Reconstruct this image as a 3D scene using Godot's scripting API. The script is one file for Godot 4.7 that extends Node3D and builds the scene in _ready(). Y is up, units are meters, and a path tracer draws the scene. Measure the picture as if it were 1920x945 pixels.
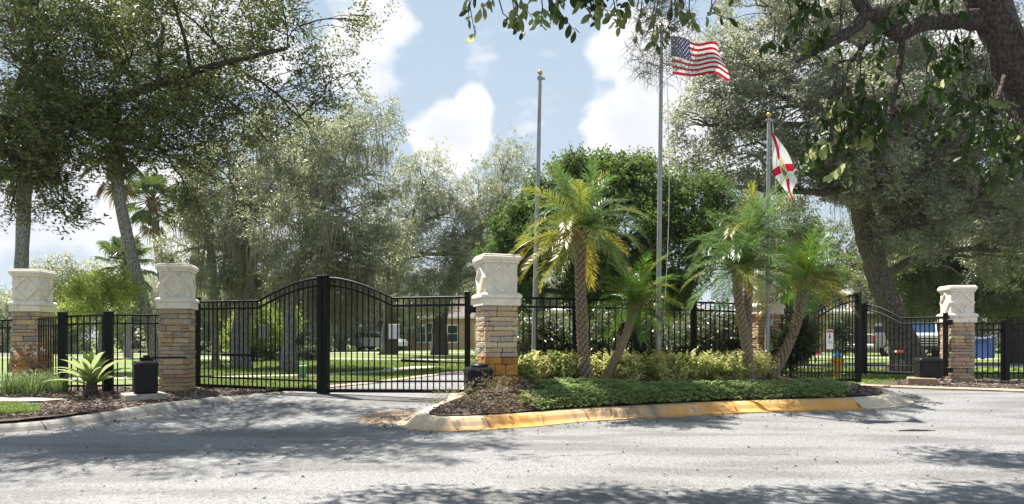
extends Node3D
# A gated entrance in Florida: stone pillars, black metal gates, an island bed with palms and flagpoles, live oaks all round.

var used := {}
var rng := RandomNumberGenerator.new()
var gap_noise := FastNoiseLite.new()
var fine_noise := FastNoiseLite.new()
var stain_noise := FastNoiseLite.new()
var M := {}
var K := {}          # shared meshes
var island := PackedVector2Array()


func _ready() -> void:
	rng.seed = 7
	setup_view()
	setup_noise()
	make_materials()
	make_shared()
	build_ground()
	build_kerbs()
	build_pillars()
	build_fences()
	build_gates()
	build_houses()
	build_trees()
	build_foreground_limb()
	build_sabal_palms()
	build_island_plants()
	build_verge_plants()
	build_flagpoles()
	build_small_things()
	build_vehicles()
	build_litter()


func setup_view() -> void:
	var cam := Camera3D.new()
	cam.name = "camera"
	cam.projection = Camera3D.PROJECTION_FRUSTUM
	cam.keep_aspect = Camera3D.KEEP_HEIGHT
	cam.near = 0.1
	cam.far = 1500.0
	cam.size = 0.1 * 945.0 / 1300.0
	cam.frustum_offset = Vector2(0.0, 0.1 * 162.5 / 1300.0)
	cam.position = Vector3(0, 1.15, 0)
	add_child(cam)
	cam.current = true
	var sun := DirectionalLight3D.new()
	sun.name = "sun"
	sun.light_color = Color(1.0, 0.975, 0.94)
	sun.light_energy = 1.6
	sun.light_angular_distance = 0.53
	sun.shadow_enabled = true
	add_child(sun)
	sun.look_at_from_position(Vector3(-36, 100, -36), Vector3.ZERO)
	var env := Environment.new()
	env.background_mode = Environment.BG_SKY
	var sky := Sky.new()
	sky.sky_material = make_sky()
	env.sky = sky
	env.background_energy_multiplier = 1.0
	env.tonemap_mode = Environment.TONE_MAPPER_LINEAR
	env.tonemap_exposure = 2.45
	env.fog_enabled = true
	env.fog_light_color = Color(0.93, 0.96, 1.0)
	env.fog_density = 0.0003
	env.sdfgi_enabled = true
	env.ssao_enabled = true
	env.ssil_enabled = true
	var we := WorldEnvironment.new()
	we.name = "world_environment"
	we.environment = env
	add_child(we)


func make_sky() -> PanoramaSkyMaterial:
	# a summer sky: pale haze low down, deeper blue overhead, broken cumulus all round
	var w := 3072
	var h := 1536
	var puff := FastNoiseLite.new()
	puff.seed = 11
	puff.noise_type = FastNoiseLite.TYPE_SIMPLEX_SMOOTH
	puff.frequency = 3.2
	puff.fractal_octaves = 7
	puff.fractal_gain = 0.56
	var broad := FastNoiseLite.new()
	broad.seed = 5
	broad.frequency = 1.3
	broad.fractal_octaves = 2
	# cumulus heaps: azimuth (0 ahead, positive right), elevation, width, height in radians
	var heaps := []
	var r2 := RandomNumberGenerator.new()
	r2.seed = 21
	for i in 26:
		heaps.append([r2.randf_range(0.75, 5.6), r2.randf_range(0.08, 0.75), r2.randf_range(0.06, 0.17), r2.randf_range(0.05, 0.12)])
	for c in [[-0.205, 0.395, 0.075, 0.075], [-0.09, 0.285, 0.055, 0.05], [-0.06, 0.31, 0.03, 0.04], [0.175, 0.41, 0.06, 0.07], [0.16, 0.27, 0.06, 0.085], [0.215, 0.33, 0.07, 0.11], [-0.62, 0.15, 0.22, 0.09], [0.45, 0.33, 0.2, 0.12], [-0.42, 0.40, 0.14, 0.08], [-0.35, 0.12, 0.16, 0.07]]:
		heaps.append(c)
	var im := Image.create(w, h, false, Image.FORMAT_RGBF)
	var low := Color(0.315, 0.35, 0.385)
	var high := Color(0.16, 0.228, 0.32)
	for y in h:
		var el := PI * (0.5 - (y + 0.5) / h)
		var e: float = maxf(el, 0.0)
		var base := low.lerp(high, clampf(pow(sin(e), 0.75) * 1.15, 0.0, 1.0))
		if el < 0.0:
			for x in w:
				im.set_pixel(x, y, Color(0.2, 0.2, 0.18))
			continue
		for x in w:
			var az := TAU * (x + 0.5) / w
			var d := Vector3(cos(el) * sin(az), sin(el) * 1.6, -cos(el) * cos(az))
			var n := puff.get_noise_3dv(d)
			var m := 0.0
			for c in heaps:
				var da: float = wrapf(az - c[0], -PI, PI)
				if absf(da) > 0.5:
					continue
				var q: float = da * da * cos(e) * cos(e) / (c[2] * c[2]) + (el - c[1]) * (el - c[1]) / (c[3] * c[3])
				m = maxf(m, 1.15 - q * 0.75)
			m = maxf(m, broad.get_noise_3dv(d) * 1.3 - 0.35)
			var cover := smoothstep(0.22, 0.68, m + n * 1.35)
			var white := Color(0.46, 0.46, 0.465).lerp(Color(0.375, 0.385, 0.405), smoothstep(0.55, 1.35, m + n * 0.7 + puff.get_noise_3dv(d * 1.7 + Vector3(0, -0.12, 0)) * 0.9))
			im.set_pixel(x, y, base.lerp(white, cover * 0.96))
	var mat := PanoramaSkyMaterial.new()
	mat.panorama = ImageTexture.create_from_image(im)
	return mat


# ---------------------------------------------------------------- names and tags

func numbered(parent: Node, called: String) -> String:
	var key := str(parent.get_instance_id()) + called
	var n: int = used.get(key, 0)
	used[key] = n + 1
	return called if n == 0 else "%s_%03d" % [called, n]


func tag(o: Node, label: String, category: String, group := "", kind := "") -> void:
	if label:
		o.set_meta("label", label)
	if category:
		o.set_meta("category", category)
	if group:
		o.set_meta("group", group)
	if kind:
		o.set_meta("kind", kind)


func thing(called: String, label: String, category: String, at := Vector3.ZERO, turn := 0.0, group := "") -> Node3D:
	var o := Node3D.new()
	o.name = numbered(self, called)
	add_child(o)
	o.position = at
	o.rotation.y = turn
	tag(o, label, category, group)
	return o


func part(called: String, mesh: Mesh, mat: Material, parent: Node3D, at := Transform3D()) -> MeshInstance3D:
	var o := MeshInstance3D.new()
	o.name = numbered(parent, called)
	o.mesh = mesh
	o.material_override = mat
	parent.add_child(o)
	o.transform = at
	return o


func loose(called: String, mesh: Mesh, mat: Material, parent: Node3D) -> MeshInstance3D:
	# a part whose mesh is given in the scene's own coordinates
	return part(called, mesh, mat, parent, Transform3D(Basis(), -parent.position))


func setting(called: String, mesh: Mesh, mat: Material, label: String, kind := "structure", category := "") -> MeshInstance3D:
	var o := part(called, mesh, mat, self)
	tag(o, label, category, "", kind)
	return o


func many(called: String, mesh: Mesh, mat: Material, places: Array, tints: PackedColorArray, parent: Node3D) -> MultiMeshInstance3D:
	var mm := MultiMesh.new()
	mm.transform_format = MultiMesh.TRANSFORM_3D
	mm.use_colors = true
	mm.mesh = mesh
	mm.instance_count = places.size()
	for i in places.size():
		mm.set_instance_transform(i, places[i])
		mm.set_instance_color(i, tints[i])
	var o := MultiMeshInstance3D.new()
	o.name = numbered(parent, called)
	o.multimesh = mm
	o.material_override = mat
	o.set_meta("kind", "stuff")
	parent.add_child(o)
	if parent != self:
		o.position = -parent.position
	return o


# ---------------------------------------------------------------- mesh builder (faces are given counter-clockwise seen from outside)

class B:
	var v := PackedVector3Array()
	var ix := PackedInt32Array()
	var nn := PackedVector3Array()
	var cc := PackedColorArray()
	var uv := PackedVector2Array()
	var col := Color.WHITE
	func p(a: Vector3) -> int:
		v.append(a)
		cc.append(col)
		return v.size() - 1
	func t(a: int, b: int, c: int) -> void:
		ix.append(a)
		ix.append(c)
		ix.append(b)
	func q(a: int, b: int, c: int, d: int) -> void:
		t(a, b, c)
		t(a, c, d)
	func quad(a: Vector3, b: Vector3, c: Vector3, d: Vector3) -> void:
		q(p(a), p(b), p(c), p(d))
	func poly(ids: Array, centre: Vector3) -> void:
		var m := Vector3.ZERO
		for i in ids:
			m += v[i]
		m /= ids.size()
		var n := (v[ids[1]] - v[ids[0]]).cross(v[ids[2]] - v[ids[0]])
		if n.dot(m - centre) < 0.0:
			ids.reverse()
		for k in range(1, ids.size() - 1):
			t(ids[0], ids[k], ids[k + 1])
	func box(c: Vector3, s: Vector3, b := Basis()) -> void:
		var at := v.size()
		for k in 8:
			p(c + b * (Vector3((k & 1) - 0.5, ((k >> 1) & 1) - 0.5, ((k >> 2) & 1) - 0.5) * s))
		for f in [[0, 2, 3, 1], [4, 5, 7, 6], [0, 1, 5, 4], [2, 6, 7, 3], [0, 4, 6, 2], [1, 3, 7, 5]]:
			q(at + f[0], at + f[1], at + f[2], at + f[3])
	func cbox(c: Vector3, s: Vector3, e: float, b := Basis(), jitter := 0.0, r: RandomNumberGenerator = null) -> void:
		# box with chamfered edges
		var at := v.size()
		for k in 8:
			var g := Vector3((k & 1) * 2 - 1, ((k >> 1) & 1) * 2 - 1, ((k >> 2) & 1) * 2 - 1)
			for a in 3:
				var h := s * 0.5 - Vector3.ONE * e
				h[a] = s[a] * 0.5
				var o := g * h
				if jitter > 0.0:
					o += Vector3(r.randf_range(-1, 1), r.randf_range(-1, 1), r.randf_range(-1, 1)) * jitter * s
				p(c + b * o)
		for a in 3:
			for side in 2:
				var ids := []
				for k in [[0, 0], [1, 0], [1, 1], [0, 1]]:
					var g := [0, 0, 0]
					g[a] = side
					g[(a + 1) % 3] = k[0]
					g[(a + 2) % 3] = k[1]
					ids.append(at + (g[0] + g[1] * 2 + g[2] * 4) * 3 + a)
				poly(ids, c)
			for j in 2:
				for k in 2:
					var lo := [0, 0, 0]
					lo[(a + 1) % 3] = j
					lo[(a + 2) % 3] = k
					var hi := lo.duplicate()
					hi[a] = 1
					var l: int = at + (lo[0] + lo[1] * 2 + lo[2] * 4) * 3
					var u: int = at + (hi[0] + hi[1] * 2 + hi[2] * 4) * 3
					poly([l + (a + 1) % 3, u + (a + 1) % 3, u + (a + 2) % 3, l + (a + 2) % 3], c)
		for k in 8:
			poly([at + k * 3, at + k * 3 + 1, at + k * 3 + 2], c)
	func tube(pts: Array, radii: Array, sides := 8, cap := true) -> void:
		var at := v.size()
		var side := Vector3.RIGHT
		for i in pts.size():
			var d: Vector3 = (pts[mini(i + 1, pts.size() - 1)] - pts[maxi(i - 1, 0)]).normalized()
			side = (side - d * side.dot(d))
			if side.length() < 0.05:
				side = d.cross(Vector3.FORWARD if absf(d.z) < 0.8 else Vector3.UP)
			side = side.normalized()
			var up := d.cross(side)
			for k in sides:
				var a := TAU * k / sides
				p(pts[i] + (side * cos(a) + up * sin(a)) * radii[i])
		for i in pts.size() - 1:
			for k in sides:
				var k2 := (k + 1) % sides
				q(at + i * sides + k, at + i * sides + k2, at + (i + 1) * sides + k2, at + (i + 1) * sides + k)
		if cap:
			var last := at + (pts.size() - 1) * sides
			for k in range(1, sides - 1):
				t(last, last + k, last + k + 1)
				t(at, at + k + 1, at + k)
	func lathe(at: Vector3, rings: Array, sides := 16) -> void:
		var pts := []
		var rad := []
		for r in rings:
			pts.append(at + Vector3(0, r[1], 0))
			rad.append(r[0])
		tube(pts, rad, sides)
	func prism(outline: PackedVector2Array, depth: float, b := Basis(), at := Vector3.ZERO) -> void:
		# outline in x, y; extruded along z, centred
		var o := outline
		if Geometry2D.is_polygon_clockwise(o):
			o.reverse()
		var f := Geometry2D.triangulate_polygon(o)
		var s := v.size()
		var n := o.size()
		for z in [0.5, -0.5]:
			for a in o:
				p(at + b * Vector3(a.x, a.y, z * depth))
		for k in range(0, f.size(), 3):
			var i := f[k]
			var j := f[k + 1]
			var m := f[k + 2]
			if (o[j] - o[i]).cross(o[m] - o[i]) < 0.0:
				j = f[k + 2]
				m = f[k + 1]
			t(s + i, s + j, s + m)
			t(s + n + i, s + n + m, s + n + j)
		for i in n:
			var j := (i + 1) % n
			q(s + i, s + n + i, s + n + j, s + j)
	func mesh(smooth := false, colours := false) -> ArrayMesh:
		var a := []
		a.resize(Mesh.ARRAY_MAX)
		a[Mesh.ARRAY_VERTEX] = v
		a[Mesh.ARRAY_INDEX] = ix
		if nn.size() == v.size():
			a[Mesh.ARRAY_NORMAL] = nn
		elif smooth:
			var s := PackedVector3Array()
			s.resize(v.size())
			for k in range(0, ix.size(), 3):
				var f := (v[ix[k + 2]] - v[ix[k]]).cross(v[ix[k + 1]] - v[ix[k]])
				for j in 3:
					s[ix[k + j]] += f
			for k in s.size():
				s[k] = s[k].normalized() if s[k].length() > 1e-12 else Vector3.UP
			a[Mesh.ARRAY_NORMAL] = s
		if colours:
			a[Mesh.ARRAY_COLOR] = cc
		if uv.size() == v.size():
			a[Mesh.ARRAY_TEX_UV] = uv
		var m := ArrayMesh.new()
		m.add_surface_from_arrays(Mesh.PRIMITIVE_TRIANGLES, a)
		return m


func rr(a: float, b: float) -> float:
	return rng.randf_range(a, b)


func through(pts: Array, each := 8) -> Array:
	# a smooth line through points (Catmull-Rom)
	var out := []
	for i in pts.size() - 1:
		var a = pts[maxi(i - 1, 0)]
		var b = pts[i]
		var c = pts[i + 1]
		var d = pts[mini(i + 2, pts.size() - 1)]
		for k in each:
			var t := float(k) / each
			out.append(0.5 * (2.0 * b + (c - a) * t + (2.0 * a - 5.0 * b + 4.0 * c - d) * t * t + (3.0 * b - a - 3.0 * c + d) * t * t * t))
	out.append(pts[-1])
	return out


# ---------------------------------------------------------------- materials

func setup_noise() -> void:
	gap_noise.seed = 3
	gap_noise.frequency = 0.42
	gap_noise.fractal_octaves = 2
	fine_noise.seed = 9
	fine_noise.frequency = 1.3
	fine_noise.fractal_octaves = 2
	stain_noise.seed = 4
	stain_noise.frequency = 1.1
	stain_noise.fractal_octaves = 4


func lin(r: float, g: float, b: float) -> Color:
	return Color(r, g, b).linear_to_srgb()


func grain(freq: float, stops: Array, octaves := 3, size := 512, cellular := false, sd := 1) -> NoiseTexture2D:
	# tileable noise whose values run through linear colours
	var n := FastNoiseLite.new()
	n.seed = sd
	n.frequency = freq
	n.fractal_octaves = octaves
	if cellular:
		n.noise_type = FastNoiseLite.TYPE_CELLULAR
		n.cellular_return_type = FastNoiseLite.RETURN_CELL_VALUE
		n.fractal_type = FastNoiseLite.FRACTAL_NONE
	var g := Gradient.new()
	var offs := PackedFloat32Array()
	var cols := PackedColorArray()
	for s in stops:
		offs.append(s[0])
		cols.append(lin(s[1], s[2], s[3]))
	g.offsets = offs
	g.colors = cols
	var t := NoiseTexture2D.new()
	t.width = size
	t.height = size
	t.seamless = true
	t.seamless_blend_skirt = 0.15
	t.generate_mipmaps = false
	t.noise = n
	t.color_ramp = g
	return t


func flat(r: float, g: float, b: float, rough := 0.7, metal := 0.0) -> StandardMaterial3D:
	var m := StandardMaterial3D.new()
	m.albedo_color = lin(r, g, b)
	m.roughness = rough
	m.metallic = metal
	return m


func textured(t: Texture2D, scale: Vector3, rough := 0.85, world := true) -> StandardMaterial3D:
	var m := StandardMaterial3D.new()
	m.albedo_texture = t
	m.uv1_triplanar = true
	m.uv1_world_triplanar = world
	m.uv1_scale = scale
	m.roughness = rough
	return m


func over(m: StandardMaterial3D, t: Texture2D, scale: Vector3, world := true) -> void:
	m.detail_enabled = true
	m.detail_blend_mode = BaseMaterial3D.BLEND_MODE_MUL
	m.detail_albedo = t
	m.detail_uv_layer = BaseMaterial3D.DETAIL_UV_2
	m.uv2_triplanar = true
	m.uv2_world_triplanar = world
	m.uv2_scale = scale


func relief(m: StandardMaterial3D, t: Texture2D, cm: float) -> void:
	m.heightmap_enabled = true
	m.heightmap_texture = t
	m.heightmap_scale = cm


func leafy(rough := 0.45, through_light := 0.55, spec := 0.5) -> StandardMaterial3D:
	var m := StandardMaterial3D.new()
	m.vertex_color_use_as_albedo = true
	m.roughness = rough
	m.metallic_specular = spec
	m.backlight_enabled = true
	m.backlight = lin(through_light, through_light, through_light * 0.85)
	return m


func make_materials() -> void:
	var patch := grain(0.012, [[0.2, 0.66, 0.655, 0.64], [0.42, 0.86, 0.86, 0.85], [0.5, 0.97, 0.97, 0.96], [0.8, 1.0, 1.0, 1.0]], 5, 512, false, 2)
	var height := grain(0.02, [[0.0, 0.0, 0.0, 0.0], [1.0, 1.0, 1.0, 1.0]], 5, 512, false, 8)
	var pebbles := grain(0.13, [[0.0, 0.07, 0.07, 0.072], [0.12, 0.15, 0.15, 0.15], [0.5, 0.205, 0.205, 0.203], [0.85, 0.245, 0.243, 0.239], [1.0, 0.32, 0.315, 0.305]], 1, 1024, true, 6)
	var a := textured(pebbles, Vector3.ONE * 0.6, 0.85)
	over(a, patch, Vector3(0.055, 0.13, 0.21))
	relief(a, pebbles, 0.25)
	M.asphalt = a
	var conc := grain(0.03, [[0.1, 0.30, 0.27, 0.22], [0.5, 0.42, 0.39, 0.33], [0.9, 0.52, 0.49, 0.43]], 5, 512, false, 12)
	M.concrete = textured(conc, Vector3.ONE * 0.8, 0.85)
	over(M.concrete, patch, Vector3.ONE * 0.5)
	relief(M.concrete, height, 0.3)
	var kerbtex := grain(0.06, [[0.1, 0.72, 0.72, 0.72], [0.5, 0.9, 0.9, 0.9], [0.9, 1.0, 1.0, 1.0]], 4, 512, false, 13)
	M.kerb = textured(kerbtex, Vector3.ONE * 1.3, 0.85)
	M.kerb.vertex_color_use_as_albedo = true
	relief(M.kerb, height, 0.4)
	var turf := grain(0.03, [[0.15, 0.07, 0.11, 0.02], [0.5, 0.15, 0.215, 0.04], [0.85, 0.23, 0.27, 0.075]], 5, 512, false, 14)
	M.turf = textured(turf, Vector3.ONE * 0.55, 0.9)
	over(M.turf, grain(0.01, [[0.2, 0.62, 0.7, 0.55], [0.55, 0.95, 0.95, 0.9], [0.85, 1.0, 0.98, 0.95]], 4, 512, false, 15), Vector3.ONE * 0.09)
	relief(M.turf, height, 2.0)
	M.soil = textured(grain(0.05, [[0.15, 0.03, 0.02, 0.014], [0.5, 0.08, 0.055, 0.04], [0.85, 0.17, 0.12, 0.09]], 5, 512, false, 16), Vector3.ONE * 1.6, 0.95)
	relief(M.soil, height, 2.5)
	M.dirt = textured(grain(0.03, [[0.15, 0.20, 0.14, 0.09], [0.5, 0.32, 0.23, 0.15], [0.85, 0.38, 0.30, 0.22]], 5, 512, false, 17), Vector3.ONE * 1.0, 0.95)
	M.sand = textured(grain(0.03, [[0.15, 0.2, 0.175, 0.145], [0.5, 0.30, 0.265, 0.22], [0.85, 0.36, 0.33, 0.28]], 5, 512, false, 47), Vector3.ONE * 1.0, 0.95)
	# stones of the pillars, several tones sharing one grain
	var stone_grain := grain(0.02, [[0.1, 0.55, 0.52, 0.48], [0.45, 0.86, 0.85, 0.83], [0.9, 1.0, 1.0, 1.0]], 5, 512, false, 18)
	M.stones = []
	for c in [[0.60, 0.46, 0.285], [0.67, 0.53, 0.34], [0.55, 0.39, 0.235], [0.63, 0.46, 0.32], [0.50, 0.39, 0.26], [0.70, 0.58, 0.40], [0.46, 0.30, 0.185], [0.47, 0.43, 0.36], [0.40, 0.31, 0.24], [0.58, 0.42, 0.34], [0.36, 0.33, 0.29]]:
		M.stones.append(stone_mat(stone_grain, height, c))
	M.rusty = []
	for c in [[0.50, 0.23, 0.055], [0.58, 0.30, 0.075], [0.42, 0.19, 0.055]]:
		M.rusty.append(stone_mat(stone_grain, height, c))
	M.mortar = stone_mat(stone_grain, height, [0.12, 0.085, 0.06])
	M.stucco = textured(grain(0.02, [[0.1, 0.60, 0.55, 0.465], [0.45, 0.735, 0.685, 0.59], [0.9, 0.78, 0.735, 0.645]], 5, 512, false, 19), Vector3(0.7, 0.35, 0.7), 0.8)
	relief(M.stucco, grain(0.12, [[0.0, 0.0, 0.0, 0.0], [1.0, 1.0, 1.0, 1.0]], 3, 512, false, 20), 0.15)
	M.trim = textured(grain(0.025, [[0.12, 0.58, 0.51, 0.41], [0.4, 0.80, 0.74, 0.63], [0.9, 0.84, 0.785, 0.69]], 5, 512, false, 21), Vector3(1.1, 0.5, 1.1), 0.8)
	# painted metal of the gates
	M.black = textured(grain(0.05, [[0.1, 0.003, 0.003, 0.0035], [0.9, 0.007, 0.007, 0.007]], 3, 256, false, 22), Vector3.ONE * 2.0, 0.45)
	M.black.metallic_specular = 0.3
	M.plastic = textured(grain(0.05, [[0.1, 0.005, 0.006, 0.007], [0.9, 0.012, 0.013, 0.015]], 4, 256, false, 23), Vector3.ONE * 2.0, 0.42)
	M.plastic.metallic_specular = 0.35
	M.alu = textured(grain(0.03, [[0.1, 0.26, 0.265, 0.27], [0.9, 0.42, 0.425, 0.43]], 4, 256, false, 24), Vector3(3, 0.6, 3), 0.5)
	M.alu.metallic = 0.5
	M.gold = flat(0.62, 0.36, 0.10, 0.3, 0.9)
	M.rope = flat(0.62, 0.60, 0.54, 0.9)
	M.rust_pole = textured(grain(0.03, [[0.2, 0.40, 0.2, 0.07], [0.8, 0.5, 0.36, 0.2]], 4, 256, false, 25), Vector3(3, 2, 3), 0.7)
	# bark
	var bark_tex := grain(0.03, [[0.15, 0.035, 0.028, 0.022], [0.42, 0.11, 0.088, 0.07], [0.6, 0.18, 0.148, 0.12], [0.85, 0.33, 0.29, 0.25]], 5, 512, false, 26)
	var bark_up := grain(0.03, [[0.2, 0.0, 0.0, 0.0], [0.8, 1.0, 1.0, 1.0]], 5, 512, false, 27)
	M.bark = textured(bark_tex, Vector3(1.6, 0.45, 1.6), 0.95)
	relief(M.bark, bark_up, 5.0)
	M.bark_grey = textured(grain(0.03, [[0.15, 0.07, 0.066, 0.06], [0.45, 0.21, 0.2, 0.185], [0.6, 0.29, 0.275, 0.26], [0.85, 0.46, 0.44, 0.42]], 5, 512, false, 28), Vector3(1.6, 0.45, 1.6), 0.95)
	relief(M.bark_grey, bark_up, 4.0)
	M.bark_dark = textured(grain(0.03, [[0.15, 0.025, 0.02, 0.016], [0.5, 0.07, 0.055, 0.045], [0.85, 0.17, 0.145, 0.125]], 5, 512, false, 29), Vector3(2.2, 1.4, 2.2), 0.95)
	relief(M.bark_dark, bark_up, 3.0)
	M.palm_bark = textured(grain(0.04, [[0.15, 0.11, 0.075, 0.05], [0.5, 0.27, 0.20, 0.14], [0.85, 0.46, 0.37, 0.28]], 4, 512, false, 30), Vector3(5, 7, 5), 0.95)
	relief(M.palm_bark, bark_up, 3.0)
	M.red_bark = textured(grain(0.04, [[0.15, 0.06, 0.032, 0.02], [0.5, 0.18, 0.105, 0.065], [0.85, 0.33, 0.23, 0.15]], 4, 512, false, 31), Vector3(5, 3, 5), 0.95)
	M.stubs = flat(0.29, 0.225, 0.16, 0.95)
	M.boots = flat(0.26, 0.13, 0.07, 0.9)
	M.leaf = leafy(0.34, 1.0, 0.7)
	M.leaf_soft = leafy(0.6, 1.05, 0.35)
	M.leaf_low = leafy(0.55, 0.45, 0.35)
	M.leaf_near = leafy(0.45, 0.6, 0.4)
	M.moss = leafy(0.95, 0.5, 0.1)
	M.chip = leafy(0.9, 0.0, 0.2)
	M.chip.backlight_enabled = false
	# palm fronds: green, yellow-green, yellow, with straw tips carried in vertex colours
	M.frond = leafy(0.32, 0.85, 0.6)
	M.white_paint = flat(0.75, 0.75, 0.74, 0.45)
	M.sign_grey = flat(0.28, 0.3, 0.33, 0.5, 0.2)
	M.glass = flat(0.02, 0.025, 0.03, 0.08)
	M.rubber = flat(0.02, 0.02, 0.02, 0.85)
	M.chrome = flat(0.6, 0.6, 0.6, 0.2, 0.9)
	M.tail_red = flat(0.45, 0.02, 0.02, 0.3)
	M.orange = flat(0.75, 0.16, 0.05, 0.5)
	M.ink = flat(0.03, 0.03, 0.03, 0.6)
	M.ink_grey = flat(0.3, 0.3, 0.3, 0.6)


func stone_mat(t: Texture2D, h: Texture2D, c: Array) -> StandardMaterial3D:
	var m := textured(t, Vector3.ONE * 1.9, 0.9)
	m.albedo_color = lin(c[0], c[1], c[2])
	relief(m, h, 1.2)
	return m


# ---------------------------------------------------------------- shared meshes

func leaf_at(b: B, at: Vector3, along: Vector3, up: Vector3, long: float, wide: float, c: Color) -> void:
	# a small leaf of two faces folded along its rib
	b.col = c
	var side := along.cross(up).normalized() * wide * 0.5
	var mid := at + along * long * 0.5 + up * wide * 0.18
	var i := b.p(at)
	var j := b.p(mid + side)
	var k := b.p(at + along * long)
	var l := b.p(mid - side)
	b.t(i, j, k)
	b.t(i, k, l)


func clump(leaves: int, radius: float, long: float, wide: float, flatness := 0.7, droop := 0.15) -> ArrayMesh:
	var b := B.new()
	var twigs := maxi(4, leaves / 8)
	for w in twigs:
		var dir := Vector3(rr(-1, 1), rr(-0.6, 0.8), rr(-1, 1)).normalized()
		var start := Vector3(rr(-1, 1), rr(-1, 1), rr(-1, 1)) * radius * 0.4
		for i in leaves / twigs:
			var t := (i + 1.0) / (leaves / twigs)
			var at := start + dir * radius * t * 0.8 + Vector3(rr(-1, 1), rr(-1, 1), rr(-1, 1)) * long * 0.4
			var al := (dir * 0.5 + Vector3(rr(-1, 1), rr(-0.7, 0.6) - droop, rr(-1, 1))).normalized()
			var up := Vector3(rr(-1, 1) * (1.0 - flatness), 1.0, rr(-1, 1) * (1.0 - flatness))
			up = (up + Vector3(rr(-0.6, 0.6), 0, rr(-0.6, 0.6))).normalized()
			up = (up - al * up.dot(al)).normalized()
			var s := rr(0.7, 1.2)
			var g := rr(0.7, 1.25)
			leaf_at(b, at, al, up, long * s, wide * s, Color(g * rr(0.92, 1.08), g, g * rr(0.85, 1.1)))
	return b.mesh(false, true)


func blade_tuft(n: int, tall: float, spread: float, wide: float, segs := 2, arch := 0.5) -> ArrayMesh:
	var b := B.new()
	for i in n:
		var a := rr(0, TAU)
		var out := Vector3(cos(a), 0, sin(a))
		var side := Vector3(-out.z, 0, out.x) * wide * 0.5
		var h := tall * rr(0.6, 1.1)
		var lean := spread * rr(0.2, 1.0)
		var root := out * spread * rr(0.0, 0.35)
		var g := rr(0.75, 1.25)
		b.col = Color(g, g, g)
		var prev := [-1, -1]
		for s in segs + 1:
			var t := float(s) / segs
			var at := root + out * lean * pow(t, 1.5) + Vector3.UP * h * (t - arch * 0.55 * t * t * t)
			var w := 1.0 - t * 0.92
			var l := b.p(at - side * w)
			var r := b.p(at + side * w)
			if s > 0:
				b.q(prev[0], prev[1], r, l)
			prev = [l, r]
	return b.mesh(false, true)


func moss_tuft() -> ArrayMesh:
	var b := B.new()
	for i in 26:
		var a := rr(0, TAU)
		var side := Vector3(cos(a), 0, sin(a))
		var at := Vector3(rr(-0.2, 0.2), rr(-0.08, 0.08), rr(-0.2, 0.2))
		var len := rr(0.2, 0.9)
		var w := rr(0.004, 0.010)
		var g := rr(0.7, 1.2)
		b.col = Color(g, g, g)
		var prev := [-1, -1]
		for s in 6:
			var t := s / 5.0
			var c := at + Vector3(sin(t * 5.0 + i) * 0.035, -len * t, cos(t * 4.0 + i * 2.0) * 0.035)
			var ww := w * (1.0 - t * 0.85) * rr(0.7, 1.3)
			var l := b.p(c - side * ww)
			var r := b.p(c + side * ww)
			if s > 0:
				b.q(prev[0], prev[1], r, l)
			prev = [l, r]
	return b.mesh(false, true)


func wisp_tuft() -> ArrayMesh:
	# curling dark threads of ball moss and bare twiglets
	var b := B.new()
	for i in 14:
		var at := Vector3(rr(-0.1, 0.1), rr(-0.1, 0.1), rr(-0.1, 0.1))
		var d := Vector3(rr(-1, 1), rr(-1, 0.3), rr(-1, 1)).normalized()
		var pts := []
		var rad := []
		for s in 6:
			pts.append(at)
			rad.append(0.0022 * (1.0 - s / 7.0))
			d = (d + Vector3(rr(-1, 1), rr(-1.0, 0.6), rr(-1, 1)) * 0.6).normalized()
			at += d * rr(0.015, 0.035)
		b.tube(pts, rad, 3, false)
	return b.mesh(false, true)


func frond_mesh(tilt: float, sag: float, long: float, pairs: int, leaflet: float, green: Color, tip: Color, tipped: float) -> ArrayMesh:
	# a feather frond that leaves the crown along +x at an elevation and sags
	var b := B.new()
	var pos := Vector3.ZERO
	var n := pairs + 4
	var line := []
	var dirs := []
	var el := tilt
	for i in n + 1:
		line.append(pos)
		var d := Vector3(cos(el), sin(el), 0)
		dirs.append(d)
		pos += d * long / n
		el -= sag / n * (0.4 + 1.3 * i / n)
		el = maxf(el, -1.45)
	var radii := []
	b.col = green.lerp(Color(0.3, 0.3, 0.12), 0.5)
	for i in n + 1:
		radii.append(lerpf(0.011, 0.002, float(i) / n))
	b.tube(line, radii, 4, false)
	for i in range(4, n + 1):
		var t := float(i - 3) / pairs
		var d: Vector3 = dirs[i]
		var up := Vector3(-d.y, d.x, 0)
		for s in [-1.0, 1.0]:
			var sweep := lerpf(0.35, 1.1, t) + rr(-0.15, 0.15)
			var al: Vector3 = (Vector3(0, 0, s) * cos(sweep) + d * sin(sweep) + up * rr(0.1, 0.45)).normalized()
			var len := leaflet * (0.55 + 0.6 * sin(PI * clampf(t * 0.85 + 0.12, 0, 1))) * rr(0.85, 1.1)
			var w := 0.0125
			var at: Vector3 = line[i]
			var side := al.cross(up).normalized() * w * 0.5
			var m := at + al * len * 0.5
			var e := at + al * len + Vector3.DOWN * len * rr(0.1, 0.35)
			var g := rr(0.8, 1.2)
			var c0 := green * g
			var c1 := green.lerp(tip, tipped * rr(0.3, 1.0) * (0.5 + 0.5 * t)) * g
			b.col = c0
			var i0 := b.p(at - side * 0.5)
			var i1 := b.p(at + side * 0.5)
			var i2 := b.p(m + side)
			var i3 := b.p(m - side)
			b.col = c1
			var i4 := b.p(e)
			b.q(i0, i1, i2, i3)
			b.t(i3, i2, i4)
	return b.mesh(false, true)


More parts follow.
